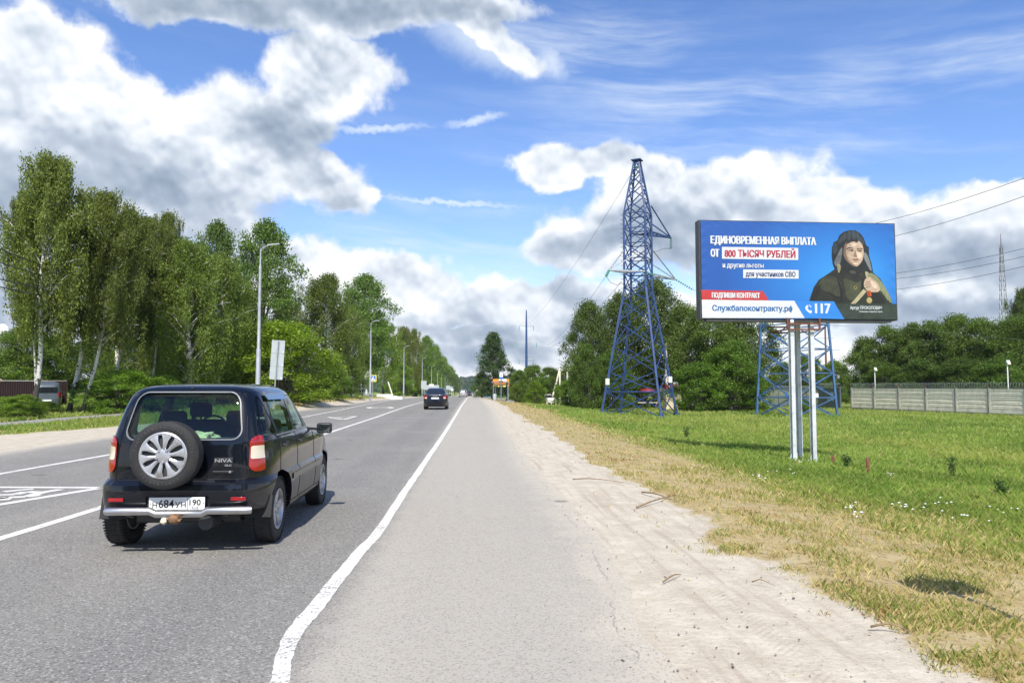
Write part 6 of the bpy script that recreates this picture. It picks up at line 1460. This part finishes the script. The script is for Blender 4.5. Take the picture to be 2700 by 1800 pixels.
MB().box((0, 1.9, 2.5), (2.35, 4.3, .16)).build('roof', M['frame'], sh, bevel=.02); MB().box((.95, 1.9, 1.35), (.02, 3.6, 1.9)).build('glass_wall', M['glass'], sh); MB().box((.0, 3.85, 1.35), (1.8, .02, 1.9)).build('glass_wall', M['glass'], sh)
MB().box((.0, -.02, .45), (1.9, .1, .10)).build('rail', M['frame'], sh); MB().box((.55, 1.9, .5), (.45, 3.0, .06)).build('bench', M['frame'], sh); MB().box((.0, -.03, 2.20), (1.7, .05, .10)).build('rail', M['frame'], sh)
MB().box((.15, -.05, 1.98), (1.0, .03, .16)).build('yellow_strip', M['yellow'], sh)
s_ = MB().box((.25, -.12, 2.78), (1.0, .04, .34)).build('name_plate', M['white'], sh); fit_text('АРТЁМОВО'[:0]+'- - -', -.1, .6, 2.70, .12, -.145, M['gap'], s_)
bn_ = empty('litter_bin', (gB.x-2.35, gB.y+.3, gB.z+.12), 0, 'grey litter bin under the bus stop sign', 'litter bin'); MB().lathe([(.0005, 0), (.22, 0), (.26, .75), (.24, .80), (.22, .76), (.20, .3), (.0005, .3)], 14).build('bin', M['signback'], bn_, sm=40); MB().lathe([(.27, .78), (.28, .83), (.2, .95), (.0005, 1.0)], 14).build('lid', M['signback'], bn_, sm=40)
o = post_sign('bus_stop_sign', 1321.5, 96.5, 'blue and white bus stop sign on a dark post, right roadside', [(.52, .92, 3.15, 'signblue', 0)], .05, 'bus stop sign'); pl_ = KIDS[o.name][-1]
o.scale = (1, 1, 1.06); MB().prism(rrect(0, 3.20, .44, .50, .02, 3), -.112, -.107).build('white_field', M['white'], pl_); MB().box((0, -.115, 3.22), (.26, .004, .07)).build('bus_symbol', M['p_red'], pl_); MB().box((0, -.112, 3.52), (.44, .004, .07)).build('white_stripe', M['white'], pl_)
MB().box((-.02, -.06, 1.3), (.1, .1, 2.6)).build('post_sleeve', M['frame'], o)
# orange board
gO = GD(1321, 112); ob = empty('orange_board', gO, 0, 'large orange information board with dark lettering on two posts', 'board'); z1_, z0_ = PX(1321, 999, 112).z-gO.z, PX(1321, 1019, 112).z-gO.z
bd = MB().box((0, 0, (z0_+z1_)/2), (2.46, .05, z1_-z0_)).build('board', M['orange'], ob)
for x_ in (-.8, 1.0): MB().tube([(x_, .06, -.1), (x_, .06, z1_-.1)], .045, 6).build('post', M['signback'], ob)
hh_ = (z1_-z0_); fit_text('ВНИМАНИЕ', -.62, .3, z0_+hh_*.70, .15, -.027, M['rust'], bd, bold=.01); fit_text('ОПАСНЫЙ УЧАСТОК', -1.1, 1.1, z0_+hh_*.42, .17, -.027, M['rust'], bd, bold=.01); fit_text('ДОРОГИ', -.4, .5, z0_+hh_*.13, .17, -.027, M['rust'], bd, bold=.01)
# blue price column and yellow sign of a filling station
gS = GD(1285.5, 180); stl = empty('price_column', gS, 0, 'blue and white filling station price column beyond the bus stop', 'price column'); hS = PX(1285, 1011, 180).z-gS.z
MB().box((-.1, 0, hS/2), (1.2, .35, hS)).build('column', M['p_blue2'], stl); MB().box((-.62, -.19, hS/2), (.12, .04, hS)).build('white_edge', M['white'], stl)
for i in range(4): MB().box((0, -.19, hS*(.45+.13*i)), (.8, .02, .16)).build('price_strip', M['white'], stl)
MB().box((1.0, .2, hS*.36), (1.0, .3, hS*.62)).build('side_box', M['p_blue2'], stl); MB().box((-1.0, .2, .5), (.8, .5, 1.0)).build('white_box', M['white'], stl)
post_sign('yellow_sign', 1270.5, 165, 'pale yellow sign plate on two posts beyond the bus stop', [(.95, 1.2, 2.1, 'yellow', 0)], .04, 'road sign', xs=(-.35, .4)); 
for i, (px, D, w, h, zc, l) in enumerate(((1264, 185, .7, .8, 1.9, 'upper white direction plate left of the yellow sign'), (1260.5, 200, .8, .9, 1.6, 'middle white direction plate left of the yellow sign'), (1257.5, 215, .8, .9, 1.3, 'lower white direction plate left of the yellow sign'))): post_sign('direction_sign', px, D, l, [(w, h, zc, 'white')], .03, 'road sign', group='white direction plates')
# left bus shelter
gL = GD(961, 107); gL.z += .05; ls = empty('bus_shelter', gL, 0, 'dark framed bus shelter under the trees on the left roadside', 'bus shelter')
for x_ in (-.7, .75):
    for y_ in (0, 3.6): MB().box((x_, y_, 1.1), (.10, .10, 2.2)).build('post', M['frame'], ls)
MB().box((0, 1.8, 2.28), (1.8, 4.1, .22)).build('roof', M['dark'], ls, bevel=.02); MB().box((-.72, 1.8, 1.2), (.02, 3.4, 1.7)).build('glass_wall', M['glass'], ls); MB().box((0, -.02, .32), (1.5, .08, .09)).build('rail', M['frame'], ls); MB().box((-.4, 1.8, .48), (.4, 3.2, .06)).build('bench', M['frame'], ls)
MB().box((-.45, .1, 1.3), (.14, .1, 1.4)).build('timetable_board', M['white'], ls)
pe = empty('grey_bag', (gL.x+.25, gL.y+.5, gL.z), 0, 'pale grey conical sack in the left bus shelter', 'sack'); MB().lathe([(.0005, 1.15), (.10, 1.08), (.18, .75), (.30, .35), (.42, .05), (.0005, .05)], 12).build('sack', M['signback'], pe, sm=60)
for i, (px, w, l) in enumerate(((1014, 2.3, 'left piece of white kerb wall before the third lamp'), (1031, 2.0, 'middle piece of white kerb wall before the third lamp'), (1047, 1.7, 'right piece of white kerb wall before the third lamp'), (923, 1.6, 'pale concrete block left of the left bus shelter'))):
    g_ = GD(px, 112); o = MB().box((0, 0, .22), (w, .3, .44)).build('kerb_block', M['white'], bevel=.02); o.location = g_; tag(o, l, 'kerb block', 'white kerb blocks')
g_ = GD(1040, 108); o = MB().tube([(0, 0, -.1), (-.9, 0, 2.6)], .10, 8).build('leaning_post', M['conc'], sm=60); o.location = g_; tag(o, 'pale leaning post before the dark trees', 'post')

# ================================================================== KIOSK, RAIL, HOUSE, FENCE AT THE LEFT
gK = GD(1775, 86); k = empty('kiosk', gK, R(-4), 'cream kiosk with a red fascia behind the right pylon leg', 'kiosk'); hk = PX(1775, 1024, 86).z-gK.z; M['cream'] = mat('cream_wall', (.60, .52, .36), .7, noise=.06)
MB().box((0, 1, hk/2), (1.75, 2, hk)).build('wall', M['cream'], k); MB().box((-.1, .8, hk+.22), (1.75, 2.5, .44)).build('fascia', M['red'], k); fc = KIDS[k.name][-1]; fit_text('НЫЙ АВТО', -.75, .6, hk+.13, .18, -.46, M['white'], fc, bold=.02)
MB().box((0, -.012, hk*.50), (1.77, .03, .07)).build('trim', M['red'], k); MB().box((.1, -.03, hk*.42), (.12, .02, .12)).build('vent', M['gap'], k); MB().box((.35, .6, hk+.60), (.55, .4, .32)).build('roof_unit', M['signback'], k)
gU = GD(1707, 88); u = empty('red_awning', gU, 0, 'dark red rounded awning on posts left of the kiosk', 'awning'); hu = PX(1707, 1032, 88).z-gU.z
MB().lathe([(1.0, hu), (.9, hu+.22), (.5, hu+.36), (.0005, hu+.42)], 16).build('canopy', M['red'], u, sm=60)
for x_ in (-.9, .9): MB().tube([(x_, 0, 0), (x_, 0, hu)], .035, 6).build('post', M['dark'], u)
MB().box((0, 0, .85), (2.4, .5, .06)).build('counter', M['conc'], u)
A_ = GD(1442, 118); B_ = GD(1548, 100); rl = empty('low_rail', A_, math.atan2((B_-A_).y, (B_-A_).x), 'low pale rail fence running from the white car to the pylon', 'rail fence'); Lr = (B_-A_).length
MB().box((Lr/2, 0, .62), (Lr, .06, .14)).build('rail', M['conc'], rl)
for i in range(9): MB().box((Lr*i/8, 0, .32), (.12, .12, .66)).build('post', M['conc'], rl)
gH = GD(-62, 78); ho = empty('house', gH, R(8), 'house with a green gable and grey roof at the left edge', 'house'); M['hgreen'] = mat('green_siding', (.04, .22, .17), .6, noise=.1); M['roofg'] = mat('grey_roof', (.30, .29, .27), .7, noise=.12)
hz_ = PX(0, 948, 78).z-gH.z; MB().box((0, 3, hz_/2), (5.6, 6, hz_)).build('wall', M['cream'], ho); MB().prism([(-2.8, hz_), (2.8, hz_), (0, hz_+2.2)], 0, 6).build('gable', M['hgreen'], ho)
for s in (-1, 1): MB().add([(s*3.3, -.5, hz_-.35), (s*3.3, 6.5, hz_-.35), (0, 6.5, hz_+2.35), (0, -.5, hz_+2.35), (s*3.3, -.5, hz_-.20), (s*3.3, 6.5, hz_-.20), (0, 6.5, hz_+2.5), (0, -.5, hz_+2.5)], [(0, 1, 2, 3), (4, 5, 6, 7), (0, 1, 5, 4), (0, 3, 7, 4), (1, 2, 6, 5), (2, 3, 7, 6)]).build('roof', M['roofg'], ho)
MB().box((.8, -.02, hz_*.5), (1.1, .06, 1.2)).build('window', M['dglass'], ho)
sd_ = PX(4, 868, 70); sd = empty('satellite_dish', sd_, 0, 'white round satellite dish at the left edge above the garden', 'satellite dish'); MB().lathe([(.0005, .0), (.30, .04), (.52, .14), (.50, .15), (.28, .06), (.0005, .02)], 20, axis='y').build('dish', M['white'], sd, sm=60); MB().tube([(0, .1, 0), (0, .1, -4.6)], .04, 6).build('mast', M['pole'], sd)
fA = GD(-60, 51.5); fB = GD(178, 54); rf = empty('red_fence', fA, math.atan2((fB-fA).y, (fB-fA).x), 'dark red corrugated fence behind the silver van', 'fence'); Lf = (fB-fA).length; M['maroon'] = mat('dark_red_sheet', (.016, .0035, .004), .55, noise=.15)
for i in range(3):
    mbf = MB(); n_ = 26; P_ = [(Lf/3*(j/n_), .03*(j % 2)) for j in range(n_+1)]
    mbf.add([(x+Lf/3*i, y, .05) for x, y in P_]+[(x+Lf/3*i, y, 1.75) for x, y in P_], [(j, j+1, j+n_+2, j+n_+1) for j in range(n_)]); mbf.build('sheet', M['maroon'], rf)
    MB().box((Lf/3*(i+.5), .1, 1.80), (Lf/3, .25, .08)).build('top_board', M['concdark'], rf)
for i in range(4): MB().box((Lf/3*i, .09, .9), (.08, .08, 1.8)).build('post', M['rust'], rf)

# a road sign behind the photographer's right shoulder: only its shadow lies on the verge
sg_p = GP(2355, 1536); so_ = Vector((sun_h.x, sun_h.y, 0))*(2.45/math.tan(SUN_EL)); b_ = Vector((sg_p.x+so_.x, sg_p.y+so_.y, 0)); b_.x += .42; b_.z = gz(b_.x, b_.y)
o = empty('road_sign', b_, R(8), 'road sign whose shadow falls on the sandy verge', 'road sign'); MB().tube([(0, .05, -.2), (0, .05, 2.8)], .035, 8).build('post', M['pole'], o); MB().prism(rrect(0, 2.45, .66, .5, .04, 3), -.02, 0).build('plate', M['signback'], o)

# twigs, flowers and stones on the verge
def twig(p0, p1, bend, r, label):
    a = GP(*p0); b = GP(*p1); m_ = (a+b)/2+Vector((bend, 0, .02)); o = MB().tube([Vector((0, 0, .012)), (m_-a)*.6+Vector((bend*.3, 0, .03)), m_-a+Vector((0, 0, .02)), b-a+Vector((0, 0, .012))], [r, r*.9, r*.7, r*.3], 6).build('twig', M['twig'], sm=180); o.location = a; tag(o, label, 'twig', 'dry twigs on the sand')
M['twig'] = mat('dry_twig', (.23, .16, .09), .8, noise=.3, nscale=20)
for a_ in [((1510, 1264), (1662, 1275), .0, .010, 'long thin twig lying across the sand, farthest one'), ((1692, 1299), (1792, 1325), .0, .012, 'dry twig at the grass edge pointing right'), ((1678, 1339), (1780, 1306), .05, .012, 'forked dry twig crossing the middle of the sand'), ((1748, 1537), (1796, 1516), .03, .007, 'short curved twig lying on the bare sand'), ((2295, 1656), (2400, 1668), .03, .008, 'twig at the grass edge near the lower right'), ((2232, 1532), (2268, 1562), .0, .007, 'reddish stalk beside the dark shadow on the verge'), ((1983, 1537), (2045, 1548), .0, .005, 'thin straw lying on the sand below the grass edge')]: twig(*a_)
def bits():
    r = np.random.default_rng(21); V = []; Fq = []; CC = []
    bm = bmesh.new(); bmesh.ops.create_icosphere(bm, subdivisions=1, radius=1); bv = np.array([v.co[:] for v in bm.verts]); bf = np.array([[v.index for v in f.verts] for f in bm.faces]); bm.free(); o = 0
    while len(V) < 1100:
        D = 3.6*math.exp(r.random()*2.4); x, y = cw(D*(r.random()*1.3-.5), D)
        if not (xr(y)-.9 < x < xsg(y)+1.2): continue
        s = (.002+.006*r.random()**3)*(1+D/25); z = (Lz(y) if x < xr(y) else gz(x, y))+s*.3
        V.append(bv*s*np.array([1, 1.3, .6])*(1+.25*r.normal(0, 1, (len(bv), 1)))+[x, y, z]); Fq.append(bf+o); o += len(bv); t = r.random(); c = np.array([.42, .38, .32])*(.4+.9*t) if r.random() < .75 else np.array([.10, .085, .07]); CC.append(np.tile(c, (len(bv), 1)))
    me = npmesh('gravel', np.concatenate(V), np.concatenate(Fq), 3, np.concatenate(CC)); m = bpy.data.materials.new('small_stones'); m.use_nodes = True; g = NT(m.node_tree); g.put(g.n['Principled BSDF'].inputs['Base Color'], g.new('ShaderNodeAttribute', attribute_name='col').outputs['Color']); g.n['Principled BSDF'].inputs['Roughness'].default_value = .9
    tag(link('gravel', me, m), 'small stones and crumbs scattered on the sandy shoulder', 'gravel', kind='stuff')
    V = []; Fq = []; o = 0; hub = [(2001, 1283, 12), (2065, 1266, 25), (2110, 1232, 18), (2370, 1362, 22), (2440, 1370, 26), (2255, 1368, 12), (2640, 1374, 40), (2560, 1402, 22), (2265, 1398, 8), (2350, 1270, 14), (2480, 1350, 20)]
    for px, py, sp in hub:
        for q in range(5):
            p = GP(px+r.normal(0, sp), py+r.normal(0, sp*.12)); h = .14+.10*r.random(); s = .012+.012*r.random(); k_ = 7
            ring = [(p.x+s*math.cos(a), p.y+s*math.sin(a), p.z+h+.004*math.sin(a*3)) for a in [2*math.pi*i/k_ for i in range(k_)]]
            V += ring+[(p.x, p.y, p.z+h+.012)]; Fq += [(o+i, o+(i+1) % k_, o+k_) for i in range(k_)]; o += k_+1
    me = bpy.data.meshes.new('flowers'); me.from_pydata(V, [], Fq); tag(link('flowers', me, M['white']), 'tiny white flower heads scattered in the grass', 'flowers', kind='stuff')
bits()
for px, py, w, h, l in ((2232, 1236, .34, .30, 'dark leafy weed between the two rusty pipe stubs'), (2510, 1262, .20, .55, 'tall nettle like weed in the green grass at the right'), (1810, 1158, .5, .5, 'dark weed clump in the shadow left of the billboard posts'), (2640, 1310, .4, .26, 'low leafy weed patch at the right edge of the grass')):
    r_ = np.random.default_rng(int(px)); g_ = GP(px, py); cen = np.stack([r_.normal(0, w*.15, 34), r_.normal(0, w*.15, 34), r_.random(34)*h*.9+.05], 1); v_, c_ = leaves(cen, 9, (.04, .04, .05), .075, r_, -.6, .30, ((.02, .05, .012), (.07, .13, .03)))
    me = npmesh('weed', v_, np.arange(len(v_)).reshape(-1, 4), 4, c_); me.materials.append(M['grass']); o = link('weed', me, None); o.location = g_; o.rotation_euler[2] = .1; tag(o, l, 'weed')

# ================================================================== AIR
def air():
    o = MB().box((0, 1450, 15), (3400, 3300, 90)).build('haze', None); m = bpy.data.materials.new('thin_air'); m.use_nodes = True; g = NT(m.node_tree); g.n.remove(g.n['Principled BSDF'])
    v = g.new('ShaderNodeVolumePrincipled'); v.inputs['Color'].default_value = (.86, .90, .95, 1); v.inputs['Density'].default_value = .00010; v.inputs['Anisotropy'].default_value = .2
    g.l.new(v.outputs[0], g.n['Material Output'].inputs['Volume']); o.data.materials.append(m); tag(o, 'thin summer haze over the far woods', kind='stuff'); o.visible_shadow = True
air()
